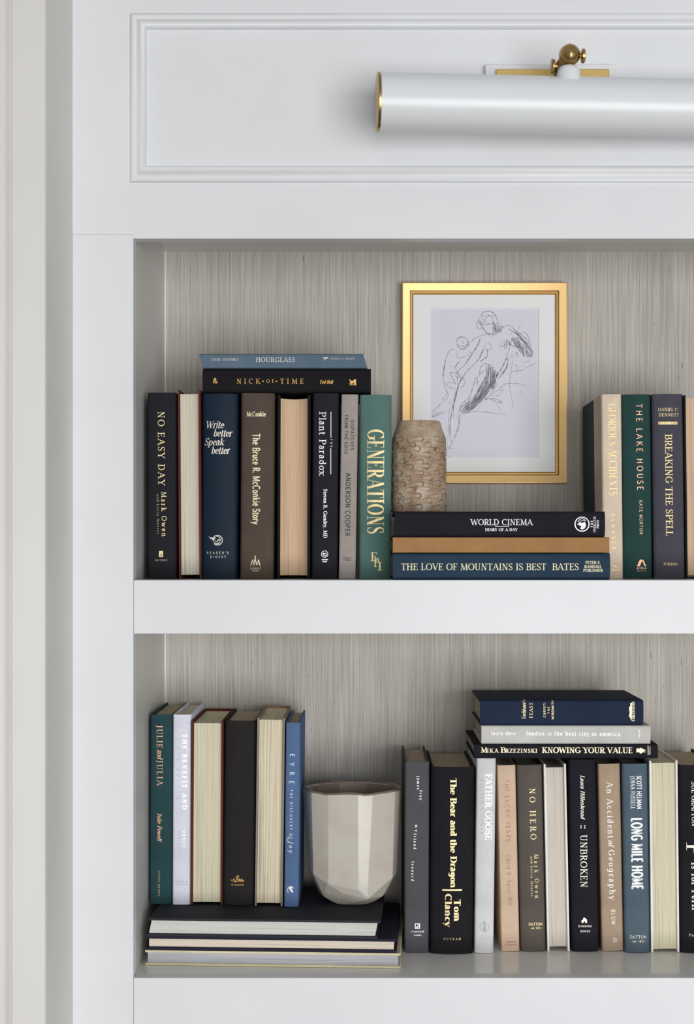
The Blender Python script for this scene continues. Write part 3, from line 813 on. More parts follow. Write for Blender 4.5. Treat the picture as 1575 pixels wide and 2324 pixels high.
SK += hatch([(1030, 450), (1070, 480)], [(1025, 550), (1075, 520)], 6, 1.5, 8)
SK += hatch([(720, 230), (750, 280)], [(760, 240), (770, 310)], 6, 1.2, 9)
SK += hatch([(475, 500), (560, 540)], [(500, 520), (600, 500)], 6, 1.2, 10)
GR = paint('graphite', alb((104, 104, 112), .70), .6, .35)
bm = bmesh.new()
rj = random.Random(3)
for idx, st in enumerate(SK):
    wt, pts = st[0] * 1.0, [(940 + x / 4.922, 680 + y / 4.922) for x, y in st[1:]]
    pts = smooth(pts, 5) if len(pts) > 2 else [pts[0], ((pts[0][0] + pts[1][0]) / 2, (pts[0][1] + pts[1][1]) / 2), pts[1]]
    n = len(pts); Lv, Rv = [], []
    ph_ = rj.uniform(0, 6)
    for i in range(n):
        p, q = pts[max(0, i - 1)], pts[min(n - 1, i + 1)]
        d = math.hypot(q[0] - p[0], q[1] - p[1]) or 1
        hwid = wt * .42 * (.55 + .45 * math.sin(math.pi * (i + .6) / (n + .2))) * (.8 + .35 * math.sin(i * 1.3 + ph_))
        nx, ny = -(q[1] - p[1]) / d * hwid, (q[0] - p[0]) / d * hwid
        for lst, sg in ((Lv, 1), (Rv, -1)):
            v = W(pts[i][0] + sg * nx, pts[i][1] + sg * ny, YP); v.y = YP - .00010 - 2e-6 * (idx % 12)
            lst.append(bm.verts.new(v - fr.location))
    for i in range(n - 1):
        bm.faces.new((Lv[i], Rv[i], Rv[i + 1], Lv[i + 1]))
me = bpy.data.meshes.new('pencil_lines'); bm.to_mesh(me); bm.free(); me.materials.append(GR)
o = bpy.data.objects.new('pencil_lines', me); COL.objects.link(o); o.parent = paper

# ------------------------------------------------------------------ books: materials
def C(r, g, b, k=.92): return alb((r, g, b), k)
BLACK = cloth('black_cloth', C(31, 30, 34)); CHAR = cloth('charcoal_cloth', C(36, 36, 41)); JET = cloth('jet_cloth', C(27, 27, 30))
GOLDF = foil('gold_foil', alb((240, 218, 166), .96)); GOLDD = foil('deep_gold_foil', alb((214, 165, 88), .95)); SILV = foil('silver_foil', alb((222, 216, 204), .95)); WHT = foil('white_foil', alb((244, 243, 244), .95), .15)
COPP = foil('copper_foil', alb((232, 180, 145), .95)); PALEG = foil('pale_gold_foil', alb((228, 205, 150), .95)); RED = foil('red_ink', alb((160, 82, 70), .95), 0, .6); INK = foil('dark_ink', alb((46, 44, 46), .9), 0, .6)
CREAMF = foil('cream_foil', alb((226, 218, 176), .95), .1); GREYI = foil('blind_stamp', alb((168, 168, 174), .9), 0, .6); TAUPEI = foil('bronze_foil', alb((165, 140, 105), .7), .4)
PG_IV = pages('ivory_pages', C(208, 201, 183, .92), .55); PG_BE = pages('beige_pages', C(206, 178, 148, .92), .35); PG_CR = pages('cream_pages', C(212, 205, 178, .92), .6); PG_WH = pages('white_pages', C(206, 207, 200, .92), .3)
PG_TA = pages('tan_pages', C(176, 163, 142, .92), .5); PG_RO = pages('rough_pages', C(214, 203, 178, .92), 1.1); PG_PK = pages('blush_pages', C(208, 197, 183, .92), .4); PG_BL = pages('bluish_pages', C(176, 176, 182, .92), .8)
PG_OR = pages('peach_pages', C(222, 209, 192, .92), .3)

Y1 = .075
UL = 'books standing in the upper niche'
# ---- upper niche, standing books
b = upright('black hardback with widely spaced gold capitals, against the left side of the upper niche', UL, (334.7, 399, 334, 401), 891, Z1, Y1, .155, CHAR, PG_IV)
b.text('title_lettering', GOLDF, ('NO EASY DAY', (358, 935), (359, 1101), 15.5, 'roman'))
b.text('author_lettering', GOLDF, ('Mark Owen', (366, 1117), (367.5, 1217), 11.5, 'wide'))
b.text('coauthor_lettering', TAUPEI, ('with', (355.5, 1121), (355.7, 1138), 5.5, 'italic'), ('Kevin Maurer', (355.7, 1144), (356.5, 1212), 5.5, 'wide'))
b.text('publisher_mark', GOLDF, ('DUTTON', (353, 1273.2), (379, 1273.2), 3.6, 'wide'), extra=[('rect', 361, 1250.5, 370, 1256), ('rect', 361, 1256, 364.2, 1264), ('rect', 367.2, 1256, 370, 1264), ('rect', 361, 1261.2, 370, 1264), ('line', [(362, 1261), (366, 1257), (369, 1259)], 1.6)])

MAROON = cloth('maroon_cloth', C(92, 46, 40))
upright('maroon hardback turned spine-in, second book from the left in the upper niche', UL, (401.5, 456.5, 407.5, 455.8), 884, Z1, Y1, .150, MAROON, PG_IV, fore=True, ov=.0050, concave=.003)

NAVYL = cloth('navy_leather', C(20, 35, 50), leather=True)
b = upright('thick navy leather hardback with a silver italic title of four lines and winged emblem', UL, (457.2, 541, 457, 537), 893, Z1, Y1, .155, NAVYL, PG_CR, bul=.0035)
b.text('title_lettering', SILV, ('Write', (467, 972), (506.5, 972), 16.5, 'italic'), ('better', (484.5, 990.8), (525, 990.8), 16.5, 'italic'), ('Speak', (464, 1010.8), (506.5, 1010.8), 16.5, 'italic'), ('better', (479.5, 1030), (519.5, 1030), 16.5, 'italic'))
b.text('publisher_mark', SILV, ("READER'S", (469.5, 1257.2), (518, 1257.2), 5.2, 'sanswide'), ('DIGEST', (477, 1266.5), (512.5, 1266.5), 5.4, 'sanswide'),
       extra=[('ring', 493.5, 1226, 11.2, 1.6, -150, 130), ('ring', 492, 1225, 8, 1.2, -100, 120), ('poly', [(472.5, 1217.8), (485, 1220.5), (490, 1217.5), (488, 1224), (484, 1227)]), ('line', [(478, 1222), (484, 1226), (486, 1231)], 1.2), ('line', [(488, 1227), (493, 1229), (496, 1224), (500, 1228)], 1.6), ('line', [(486, 1232), (492, 1235), (499, 1233)], 1.4)])

BROWN = cloth('brown_cloth', C(83, 71, 63))
b = upright('brown cloth hardback with pale condensed lettering and a peaked emblem at its foot', UL, (546.5, 624, 545, 620), 892, Z1, Y1, .155, BROWN, PG_CR, bul=.003)
b.text('title_lettering', CREAMF, ('The Bruce R. McConkie Story', (573.4, 984.4), (573.6, 1189.5), 16.5, 'sansbold'))
b.text('author_lettering', CREAMF, ('McConkie', (560, 945), (603, 945), 10.8, 'slab'))
b.text('publisher_mark', CREAMF, ('DESERET', (568, 1291.5), (592.5, 1291.5), 3.4, 'sansbold'), ('BOOK', (573, 1296.8), (587, 1296.8), 3.2, 'sansbold'),
       extra=[('line', [(569, 1283.5), (573.5, 1270)], 2), ('line', [(573.5, 1270), (576, 1281)], 1.3), ('line', [(576, 1283.5), (579.8, 1262)], 2), ('line', [(579.8, 1270), (582.5, 1282)], 2), ('line', [(582.5, 1283.5), (587, 1270)], 1.4), ('line', [(586.5, 1270), (590, 1283.5)], 2.4), ('rect', 578.9, 1261, 580.6, 1268)])

upright('black hardback turned spine-in with hollow beige page edges, between the brown and the charcoal spines', UL, (628.5, 706.5, 630.8, 701.5), 896, Z1, Y1, .155, JET, PG_BE, fore=True, ov=.0042, concave=.011, board=.0034)

b = upright('charcoal hardback with a white serif title between two thin rules', UL, (709.6, 769.5, 707, 765), 892, Z1, Y1, .155, CHAR, PG_WH)
b.text('title_lettering', WHT, ('Plant Paradox', (724.3, 935.4), (724.3, 1077.6), 15.8, 'roman'), ('THE', (749.5, 996.5), (749.5, 1014.6), 5, 'sans'), extra=[('rect', 750.3, 934.7, 751.8, 993.6), ('rect', 750, 1017.5, 751.5, 1076.4)])
b.text('author_lettering', WHT, ('Steven R. Gundry, MD', (734.3, 1110.3), (734, 1220.8), 8.6, 'bold'))
b.text('publisher_mark', WHT, extra=[('ring', 736.8, 1257.5, 7.3, 1.3), ('line', [(733.5, 1254), (733.5, 1262)], 1.6), ('line', [(733.5, 1257), (736, 1255)], 1.4), ('ring', 738.4, 1258.6, 2.8, 1.4), ('rect', 730, 1269, 744.5, 1271.6), ('rect', 732, 1273.6, 742, 1276)])

GREYC = cloth('warm_grey_cloth', C(156, 147, 141))
b = upright('slim warm grey hardback with dark sans-serif lettering beside the green spine', UL, (773.7, 814.5, 769.5, 806), 895, Z1, Y1, .150, GREYC, PG_WH, bul=.001)
b.text('title_lettering', INK, ('DISPATCHES', (796, 953), (795.6, 1021), 7.6, 'sansbold'), ('FROM THE EDGE', (782.3, 942), (781.6, 1031), 7.6, 'sansbold'))
b.text('author_lettering', INK, ('ANDERSON COOPER', (785, 1073.5), (783.4, 1216.4), 10.8, 'sansbold'))
b.text('publisher_mark', INK, ('Harper', (778, 1268), (796.5, 1268), 5, 'roman'), ('Collins', (779, 1273), (796.5, 1273), 5, 'roman'))

SAGE = cloth('sage_green_cloth', C(84, 114, 108))
b = upright('sage green hardback with one tall slender gold word down its spine, beside the vase', UL, (816, 889, 815, 887.2), 896, Z1, Y1, .155, SAGE, PG_WH, bul=.003)
b.text('title_lettering', PALEG, ('GENERATIONS', (833.5, 976), (832.8, 1210), 38.5, 'fine'))
b.text('publisher_mark', PALEG, ('E', (842.5, 1273.5), (855, 1273.5), 20, 'roman'), ('P', (849.5, 1286.5), (859.5, 1286.5), 20, 'roman'), ('I', (857.5, 1294.5), (866, 1294.5), 19, 'roman'))

# ---- two lying on top of the upper row
TOPZ = W(0, 890.6, Y1).z
UT = 'books lying on the upper row'
b = flat('thick black hardback with spaced gold capitals, lying flat under the blue-grey book', UT, 459.5, 842, TOPZ, .0302, Y1 + .002, .150, JET, PG_BE, bul=.003)
b.text('title_lettering', GOLDD, ('NICK', (538, 871), (589.5, 871), 11.5, 'wide'), ('OF', (605, 869), (622, 869), 8, 'wide'), ('TIME', (636.5, 871), (688.6, 871), 11.5, 'wide'), extra=[('disc', 597, 865.5, 1.7), ('disc', 627.5, 865.5, 1.7)])
b.text('author_lettering', GOLDD, ('Ted Bell', (725, 871), (754.6, 871), 8, 'bolditalic'))
b.text('ornament', GOLDD, ('&', (484, 870), (493.5, 870), 12, 'bold'))
b.text('publisher_mark', GOLDD, extra=[('poly', [(792, 861), (797, 863), (799, 866), (803, 862), (808, 860), (808, 873), (804, 873), (803, 869), (799, 871), (797, 874), (795, 870), (792, 871), (795, 867)]), ('line', [(793, 874), (800, 873), (809, 874.5)], 1.3)])
BLUEG = cloth('blue_grey_cloth', C(90, 108, 124))
z2 = TOPZ + .0305
b = flat('slim blue-grey hardback with small silver capitals, topmost of the two lying on the upper row', UT, 456, 829, z2, .0186, Y1 + .004, .145, BLUEG, PG_WH, bul=.001, shear=.30)
b.text('title_lettering', SILV, ('HOURGLASS', (581, 821.5), (669, 821.5), 10.5, 'roman'))
b.text('author_lettering', SILV, ('DANI SHAPIRO', (479.4, 818.8), (540.3, 818.8), 6, 'roman'))
b.text('publisher_mark', SILV, ('ALFRED A. KNOPF', (750, 815.8), (804, 815.8), 3.8, 'roman'), extra=[('poly', [(731, 810.5), (737, 812), (741, 810.5), (746, 811.5), (742, 814), (738, 815), (734, 818.5), (736, 814)])])

# ---- three lying in the middle of the upper niche
US = 'books stacked under the vase'
YS = .012
NAVY = cloth('navy_cloth', C(42, 60, 78))
b = flat('thick navy hardback with a long cream serif title, bottom of the stack under the vase', US, 891.5, 1385, Z1, .0324, YS, .170, NAVY, PG_CR, bul=.003)
b.text('title_lettering', CREAMF, ('THE LOVE OF MOUNTAINS IS BEST', (911, 1294), (1239, 1294), 15.4, 'roman'))
b.text('author_lettering', CREAMF, ('BATES', (1254, 1294), (1312.6, 1294), 15.4, 'roman'))
b.text('publisher_mark', CREAMF, ('PETER E.', (1329, 1280.2), (1362.5, 1280.2), 7, 'bold'), ('RANDALL', (1326.6, 1289.6), (1364.8, 1289.6), 7, 'bold'), ('PUBLISHER', (1324, 1297.8), (1367.5, 1297.8), 6.4, 'bold'))
zt = Z1 + .0326
TAN = cloth('tan_cloth', C(160, 120, 79))
flat('plain tan cloth book without lettering, in the middle of the stack under the vase', US, 891.5, 1383, zt, .0192, YS, .165, TAN, PG_CR, bul=.0004)
zt += .0194
INKB = cloth('ink_black_cloth', C(32, 32, 40))
b = flat('black hardback with white serif lettering and round emblem, directly under the vase', US, 895, 1373.5, zt, .0308, YS + .001, .165, INKB, PG_WH, bul=.003)
WCZ = zt + .0311
b.text('title_lettering', WHT, ('WORLD CINEMA', (1069, 1191.8), (1207.5, 1191.8), 13.6, 'roman'), ('DIARY OF A DAY', (1101.5, 1205.2), (1174, 1205.2), 6.2, 'bold'), extra=[('rect', 1123, 1194.2, 1155.5, 1195.3)])
b.text('publisher_mark', WHT, ('THE', (1345, 1197), (1345, 1181.5), 4.4, 'bold'), ('OVERLOOK', (1352, 1208), (1352, 1172), 5.4, 'roman'), ('PRESS', (1358.8, 1199), (1358.8, 1180.5), 4.8, 'bold'),
       extra=[('ring', 1320.8, 1189.6, 16, 2.4), ('poly', [(1309, 1190), (1316, 1186), (1322, 1187), (1327, 1184), (1330, 1192), (1327, 1199), (1321, 1202), (1316, 1199), (1320, 1195), (1314, 1192)]), ('line', [(1311, 1185), (1317, 1178), (1324, 1178), (1329, 1183)], 1.5), ('line', [(1314, 1188), (1319, 1182), (1326, 1182)], 1.3)])

# ---- right end of the upper niche
Y2 = .100
UR = 'books standing in the upper niche'
BEIGE = cloth('beige_cloth', C(212, 194, 174)); SLATE = cloth('slate_boards', C(56, 66, 70)); CLOTHS = cloth('beige_spine_cloth', C(212, 194, 174))
b = upright('beige cloth spine with dark slate boards and slender gold letters, right of the framed drawing', UR, (1365.5, 1409.5, 1369, 1414.7), 895, Z1, Y2, .162, SLATE, PG_CR, bul=.0012, quarter=(CLOTHS, .062))
b.text('title_lettering', PALEG, ('GLORIOUS ACCIDENTS', (1378.8, 917), (1382, 1124), 19, 'fine'))
b.text('author_lettering', PALEG, ('GLAUSER', (1387, 1165.5), (1388, 1247), 8.6, 'sanswide'))
b.text('publisher_mark', PALEG, extra=[('poly', [(1387, 1296), (1391, 1290), (1395, 1296)]), ('line', [(1388, 1285), (1393, 1283.5), (1398, 1287)], 2), ('line', [(1396, 1295), (1402, 1293), (1408, 1296)], 2), ('line', [(1394, 1290), (1400, 1287), (1405, 1291)], 1.3)])
GREEN = cloth('bottle_green_cloth', C(38, 66, 64))
b = upright('bottle green hardback with copper sans-serif capitals, left of the slate purple one', UR, (1410, 1477.5, 1414.9, 1481.5), 895, Z1, Y2, .158, GREEN, PG_CR, bul=.0035)
b.text('title_lettering', COPP, ('THE LAKE HOUSE', (1443, 917), (1446, 1112), 14.2, 'sanswide'))
b.text('author_lettering', COPP, ('KATE MORTON', (1450.3, 1135.5), (1451.5, 1212.6), 7.4, 'sanswide'))
b.text('publisher_mark', COPP, ('ATRIA', (1445, 1291.8), (1467, 1291.8), 5, 'sansbold'), ('BOOKS', (1446, 1297), (1466.5, 1297), 2.8, 'sans'), extra=[('poly', [(1445, 1285.2), (1452, 1270), (1459.5, 1270), (1456, 1275), (1452, 1285.2)]), ('poly', [(1456.6, 1271), (1459.5, 1270), (1467, 1285.2), (1462.5, 1285.2)])])
PLUM = cloth('slate_purple_cloth', C(72, 70, 79))
b = upright('slate purple hardback with gold serif lettering and a ribbed gold bar near its head', UR, (1479.8, 1550.5, 1485, 1556), 894, Z1, Y2, .158, PLUM, PG_CR, bul=.0035)
b.text('title_lettering', PALEG, ('BREAKING THE SPELL', (1509, 986.4), (1511.3, 1216), 16, 'roman'))
b.text('author_lettering', PALEG, ('DANIEL C.', (1494, 933), (1540, 933), 7.2, 'roman'), ('DENNETT', (1495, 945), (1541, 945), 7.4, 'roman'))
b.text('ornament', PALEG, extra=[('rect', 1494 + 3.4 * i, 957, 1496.8 + 3.4 * i, 963.6) for i in range(13)], label='ribbed gold bar')
b.text('publisher_mark', PALEG, ('VIKING', (1506.5, 1283), (1537, 1283), 5.6, 'roman'))
upright('black hardback turned spine-in with beige page edges, at the right edge of the upper niche', UR, (1551.2, 1632, 1556.5, 1637), 896.5, Z1, Y2 + .004, .150, JET, PG_BE, fore=True, ov=.0036, concave=.001)

# ------------------------------------------------------------------ lower niche: the three large books lying at the left
LB = 'large books lying flat in the lower niche'
yw = -.047
CRB = cloth('cream_boards', C(208, 200, 166)); NVB = cloth('midnight_cloth', C(40, 40, 54)); BKB = cloth('dark_slate_cloth', C(50, 51, 56))
t3, t2, t1 = .0186, .0172, .0226
DEEP = .185
flat('large flat book with cream boards and bluish grey pages, bottom of the stack', LB, 329, 909, Z2, t3, .054, DEEP + .01, CRB, PG_BL, yaw=yw, fore=True, ov=.0030, concave=.0, board=.0028)
flat('large flat book with midnight blue boards and peach pages, middle of the stack', LB, 331, 900, Z2 + t3 + .0003, t2, .0545, DEEP + .005, NVB, PG_OR, yaw=yw, fore=True, ov=.0035, concave=.0, board=.0034)
flat('large flat book with dark slate boards and white pages, directly under the pot', LB, 333.5, 861, Z2 + t3 + t2 + .0006, t1, .052, DEEP, BKB, PG_WH, yaw=yw, fore=True, ov=.0036, concave=.0, board=.0030, shear=.2)
ZS = Z2 + t3 + t2 + t1 + .0009

# ---- six standing on that stack
LL = 'books standing on the left stack'
DK = .148
TEAL = cloth('dark_teal_cloth', C(40, 68, 72))
b = upright('dark teal hardback with copper lettering, leaning on the left side of the lower niche', LL, (340, 393, 339, 389.5), 1622, ZS, .122, DK + .004, TEAL, PG_TA, bul=.0025)
b.text('title_lettering', COPP, ('JULIE', (355.3, 1646), (355.6, 1697), 13.4, 'roman'), ('and', (357, 1702), (357, 1721.5), 13, 'italic'), ('JULIA', (355.8, 1725.5), (356, 1781.7), 13.4, 'roman'))
b.text('author_lettering', COPP, ('Julie Powell', (357.6, 1845), (357.4, 1907.3), 9.6, 'bolditalic'))
b.text('publisher_mark', COPP, ('LITTLE BROWN', (359, 1976), (358.6, 2033), 4.2, 'wide'))
WHC = cloth('white_cloth', C(214, 215, 227, .90))
b = upright('white hardback with faint white block capitals, second from the left in the lower niche', LL, (392.5, 433.6, 390.6, 432.4), 1622, ZS, .119, DK + .006, WHC, PG_IV, bul=.0016)
WOW = foil('white_gloss', (.95, .95, .95, 1), .65, .42)
b.text('title_lettering', WOW, ('THE BENEFIT AND', (414, 1666.5), (414.2, 1836.5), 9.8, 'bold'), label='white gloss title letters')
b.text('subtitle_lettering', GREYI, ('THE BURDEN', (401.5, 1697), (401.5, 1812), 5.5, 'thin'))
b.text('surname_lettering', GREYI, ('BARTLETT', (404, 1886), (404, 1935), 5, 'thin'))
b.text('author_lettering', WOW, ('BRUCE', (414.6, 1885.6), (414.8, 1923), 5.6, 'bold'))
b.text('publisher_mark', GREYI, ('SIMON &', (399, 2002.5), (425, 2002.5), 3.6, 'bold'), ('SCHUSTER', (396.5, 2009), (427, 2009), 3.2, 'bold'))
upright('maroon hardback turned spine-in, third book from the left in the lower niche', LL, (434.6, 507.6, 433.2, 504.5), 1636, ZS, .116, DK, MAROON, PG_CR, fore=True, ov=.0034, concave=.001, bul=.001)
BKW = cloth('warm_black_cloth', C(40, 38, 37))
b = upright('thick black hardback, blank but for a small gold monogram near its foot', LL, (509, 582, 505, 576.5), 1636, ZS, .115, DK, BKW, PG_TA, bul=.004)
b.text('publisher_mark', GOLDD, ('MORROW', (525, 2010), (553, 2010), 4, 'wide'), extra=[('line', [(524, 1996), (527, 1999.5), (531, 1994), (533, 1999.5), (539, 1993), (542, 1988.5), (538.5, 1987.5), (536.5, 1991), (541, 1996)], 1.5), ('line', [(530, 2001.5), (541, 1999), (543.5, 1994.5), (545, 2000), (548.5, 1994.5), (550, 2000.5), (554, 1997)], 1.7)])
TAUB = cloth('grey_taupe_boards', C(136, 127, 122)); HB = foil('headband_thread', (.30, .03, .03, 1), 0, .7)
m, nt, P, N, L = nodes('headband_red_yellow')
wv = N('ShaderNodeTexWave'); wv.inputs['Scale'].default_value = 260; wv.bands_direction = 'X'
L(mapped(N, L, (1, 1, 1)), wv.inputs['Vector'])
L(ramp(N, L, wv.outputs['Fac'], [(.55, (.26, .025, .025, 1)), (.75, (.55, .40, .16, 1))]), P.inputs['Base Color'])
upright('grey taupe hardback turned spine-in with ragged page edges and a red headband', LL, (583.2, 647.3, 578.5, 640.8), 1629, ZS, .111, DK, TAUB, PG_RO, fore=True, ov=.0030, concave=.0008, rough=.0011, headband=m, bul=.001)
BLUE = cloth('steel_blue_cloth', C(84, 109, 146))
b = upright('slim steel blue hardback with white capitals, standing left of the faceted pot', LL, (650, 681, 643.5, 678.5), 1640, ZS, .107, DK, BLUE, PG_TA, bul=.0012)
b.text('title_lettering', WHT, ('EYRE', (658.2, 1711), (656.8, 1778), 10.6, 'sanswide'))
b.text('subtitle_lettering', WHT, ('THE DISCOVERY OF', (658.4, 1792), (656.8, 1903.5), 6.2, 'sanswide'), ('joy', (656.2, 1910), (655.2, 1934), 10, 'italic'), extra=[('line', [(655, 1913), (651.5, 1906), (655, 1899), (656, 1906)], .9)])
b.text('publisher_mark', WHT, extra=[('poly', [(653, 2015), (658, 2011), (663, 2012), (667, 2016), (661, 2016), (666, 2025), (662, 2025), (658, 2018)]), ('line', [(655, 2014), (651.5, 2021), (655, 2026)], 1.2), ('line', [(656, 2022), (659, 2020)], 1)])

# ------------------------------------------------------------------ lower niche: the row on the right
LR = 'books standing in a row at the right of the lower niche'
def row(label, q, yt, yb, cover, page, D=.155, **kw):
    Yf = (EYE - Z2) * F / (yb - VY) - DIST
    return upright(label, LR, q, yt, Z2, Yf, D, cover, page, **kw)
GRY = cloth('dark_grey_cloth', C(82, 81, 85))
b = row('dark grey hardback with tiny white lower-case words, standing right of the faceted pot', (918.5, 975, 918.3, 972.8), 1729, 2162.5, GRY, PG_TA, bul=.0012, D=.157, ov=.0045)
b.text('author_lettering', WHT, ('james', (946.5, 1761.8), (946.3, 1791), 6.6, 'slab'), ('frey', (952.2, 1794), (952, 1815), 6.6, 'slab'), label='tiny white lower-case author name')
b.text('title_lettering', WHT, ('my', (942.2, 1872), (942, 1886.6), 6.4, 'slab'), ('friend', (939, 1892), (938.6, 1926.6), 6.4, 'slab'), ('leonard', (934, 1955.4), (933.5, 1998.8), 6.4, 'slab'))
b.text('publisher_mark', WHT, ('riverhead', (934, 2116), (962, 2116), 4.4, 'slab'), ('books', (939.5, 2123.8), (956, 2123.8), 4.2, 'slab'), extra=[('rect', 941.4, 2095.4, 943.4, 2107.6), ('rect', 951, 2095.4, 953.3, 2107.6), ('rect', 943.4, 2095.4, 951, 2097.6), ('rect', 943.4, 2105.4, 951, 2107.6), ('poly', [(943.4, 2105.4), (951, 2097.6), (951, 2101), (947, 2105.4)])])
b = row('thick black hardback with fat gold letters and a short gold bar', (978.8, 1077, 976, 1072.8), 1741, 2166, BLACK, PG_TA, bul=.005, concave=.004)
b.text('title_lettering', GOLDF, ('The Bear and the Dragon', (1021.8, 1767), (1022.4, 2012.8), 14.4, 'fat'))
b.text('author_lettering', GOLDF, ('Tom', (1030, 2042), (1030.2, 2089), 15.6, 'fat'), ('Clancy', (1009.8, 2029.3), (1010, 2102), 15, 'fat'), extra=[('rect', 1003.4, 2017.6, 1048.6, 2021.4)])
b.text('publisher_mark', GOLDF, ('PUTNAM', (1007.4, 2133), (1045.7, 2133), 4.8, 'wide'))
IVO = cloth('off_white_cloth', C(206, 207, 207, .90))
b = row('off-white hardback with glossy white capitals, between the fat-lettered black book and the peach one', (1081.5, 1126.5, 1077, 1119.8), 1721, 2164, IVO, PG_IV, bul=.0022)
b.text('title_lettering', WOW, ('FATHER GOOSE', (1102, 1756.8), (1101.2, 1905.5), 14.6, 'fine'), label='white gloss title letters')
b.text('author_lettering', GREYI, ('WILLIAM LISHMAN', (1091.3, 1768), (1090.6, 1892), 5.6, 'sanswide'))
b.text('publisher_mark', GREYI, ('LITTLE', (1089, 2125.5), (1111, 2125.5), 2.6, 'wide'), ('BROWN', (1093, 2130.5), (1107, 2130.5), 2.6, 'wide'), extra=[('ring', 1099.5, 2104, 10.4, 1.0), ('poly', [(1097, 2091), (1101, 2090), (1102, 2104), (1103.5, 2112), (1099, 2115), (1095, 2110), (1098, 2103)])])
PEACH = cloth('peach_paper', C(206, 180, 155))
b = row('peach paperback with thin red sans-serif lettering, leaning in the right-hand row', (1128.5, 1169.5, 1136.5, 1180.3), 1736.6, 2159, PEACH, PG_IV, bul=.0006)
b.text('title_lettering', RED, ('THE LUCKY YEARS', (1145.2, 1769.6), (1148.5, 1910), 10, 'thin'))
b.text('author_lettering', RED, ('David B. Agus, MD', (1149.8, 1940), (1153, 2054.6), 9, 'thin'))
b.text('publisher_mark', RED, ('SIMON &', (1149, 2139.4), (1170.5, 2139.4), 3.6, 'bold'), ('SCHUSTER', (1147, 2145.6), (1172.5, 2145.6), 3.4, 'bold'))
TAUPE = cloth('dark_taupe_cloth', C(92, 85, 79))
b = row('dark taupe hardback with widely spaced gold capitals, right of the peach paperback', (1173, 1230.5, 1182, 1239.8), 1736, 2160, TAUPE, PG_IV, bul=.003)
b.text('title_lettering', GOLDF, ('NO HERO', (1201, 1789.8), (1204, 1904.8), 13.4, 'roman'))
b.text('author_lettering', PALEG, ('Mark Owen', (1212, 1939), (1214.3, 2038), 9.6, 'wide'), ('with', (1203.2, 1943.5), (1203.8, 1959), 5.4, 'italic'), ('Kevin Maurer', (1203.9, 1965), (1205, 2034), 5.4, 'wide'))
b.text('publisher_mark', PALEG, ('DUTTON', (1199.6, 2100.6), (1231.2, 2100.6), 6.6, 'sansbold'), ('* est. 1852 *', (1202, 2108.2), (1230, 2108.2), 4.4, 'sansbold'))
WB = cloth('white_boards', C(222, 220, 214, .80)); PG_W2 = pages('oat_pages', C(208, 198, 186, .92), .4)
row('white hardback turned spine-in with smooth oat page edges, between the taupe and the black spines', (1232.8, 1285.3, 1243.5, 1292.2), 1734, 2160.5, WB, PG_W2, fore=True, ov=.0052, concave=.001, bul=.001)
BLK2 = cloth('blue_black_cloth', C(33, 33, 40))
b = row('black hardback with rose-white serif capitals and a little house emblem', (1290.3, 1353, 1298.6, 1359.8), 1724, 2160.5, BLK2, PG_IV, bul=.003)
PINKF = foil('rose_foil', alb((246, 226, 212), .95), .3)
b.text('author_lettering', PINKF, ('Laura Hillenbrand', (1317.2, 1759.6), (1318, 1857), 9.2, 'bolditalic'), extra=[('disc', 1318.6 + 8.4 * i, 1874 + 4.4 * j, 1.5) for i in (0, 1) for j in (0, 1)])
b.text('title_lettering', PINKF, ('UNBROKEN', (1317, 1895.3), (1317.6, 2012.8), 15.2, 'roman'))
b.text('publisher_mark', PINKF, ('RANDOM', (1312.8, 2104), (1342, 2104), 4.4, 'bold'), ('HOUSE', (1317, 2115.4), (1339, 2115.4), 4.4, 'bold'), extra=[('poly', [(1319.5, 2089), (1323, 2086), (1324, 2082), (1328, 2083), (1332, 2087), (1332.5, 2094), (1327.5, 2094), (1327.5, 2090.5), (1324.5, 2090.5), (1324.5, 2094), (1319.5, 2094)])])
TAN2 = cloth('light_brown_cloth', C(170, 148, 126))
b = row('light brown hardback with cream mixed-case title, right of the book with the house emblem', (1356.2, 1408.6, 1367, 1416), 1733.5, 2159, TAN2, PG_IV, bul=.0016)
b.text('title_lettering', WHT, ('An Accident', (1376.6, 1775.7), (1379.4, 1901.5), 13.6, 'roman'), ('of', (1380, 1907), (1380.3, 1919.5), 13, 'italic'), ('Geography', (1380.6, 1929.5), (1383.4, 2041), 13.6, 'roman'))
b.text('author_lettering', WHT, ('BLUM', (1387, 2064), (1388, 2097.6), 8.8, 'sans'))
b.text('publisher_mark', WHT, extra=[('line', [(1391, 2136), (1396, 2138), (1399, 2133), (1395, 2129), (1392, 2132), (1396, 2134)], 1.2)])
TEALG = cloth('slate_blue_cloth', C(82, 99, 110))
b = row('slate blue hardback with bold condensed white capitals, under the right end of the lying books', (1412, 1470.8, 1419.5, 1476), 1733.5, 2163, TEALG, PG_IV, bul=.003)
b.text('title_lettering', WHT, ('LONG MILE HOME', (1432.4, 1857), (1434.2, 2018), 25, 'heavy'))
b.text('author_lettering', WHT, ('SCOTT HELMAN', (1444.6, 1761), (1445.4, 1835.8), 10.8, 'sansbold'), ('JENNA RUSSELL', (1430.6, 1761), (1431.4, 1836), 10, 'sans'))
b.text('publisher_mark', SILV, ('DUTTON', (1429.5, 2130.2), (1467.5, 2130.2), 7.2, 'sans'), ('* est. 1852 *', (1430, 2138.4), (1467, 2138.4), 4.6, 'sansbold'))
row('white hardback turned spine-in with creamy page edges, beside the black book at the right edge', (1473.8, 1537.2, 1477.5, 1542.4), 1726, 2162, WB, PG_CR, fore=True, ov=.0035, concave=.001, bul=.001)
b = row('thick black hardback with silver lettering cut off by the right edge of the picture', (1539.5, 1634, 1545, 1637), 1736.6, 2163.5, BLACK, PG_TA, bul=.004, concave=.004)
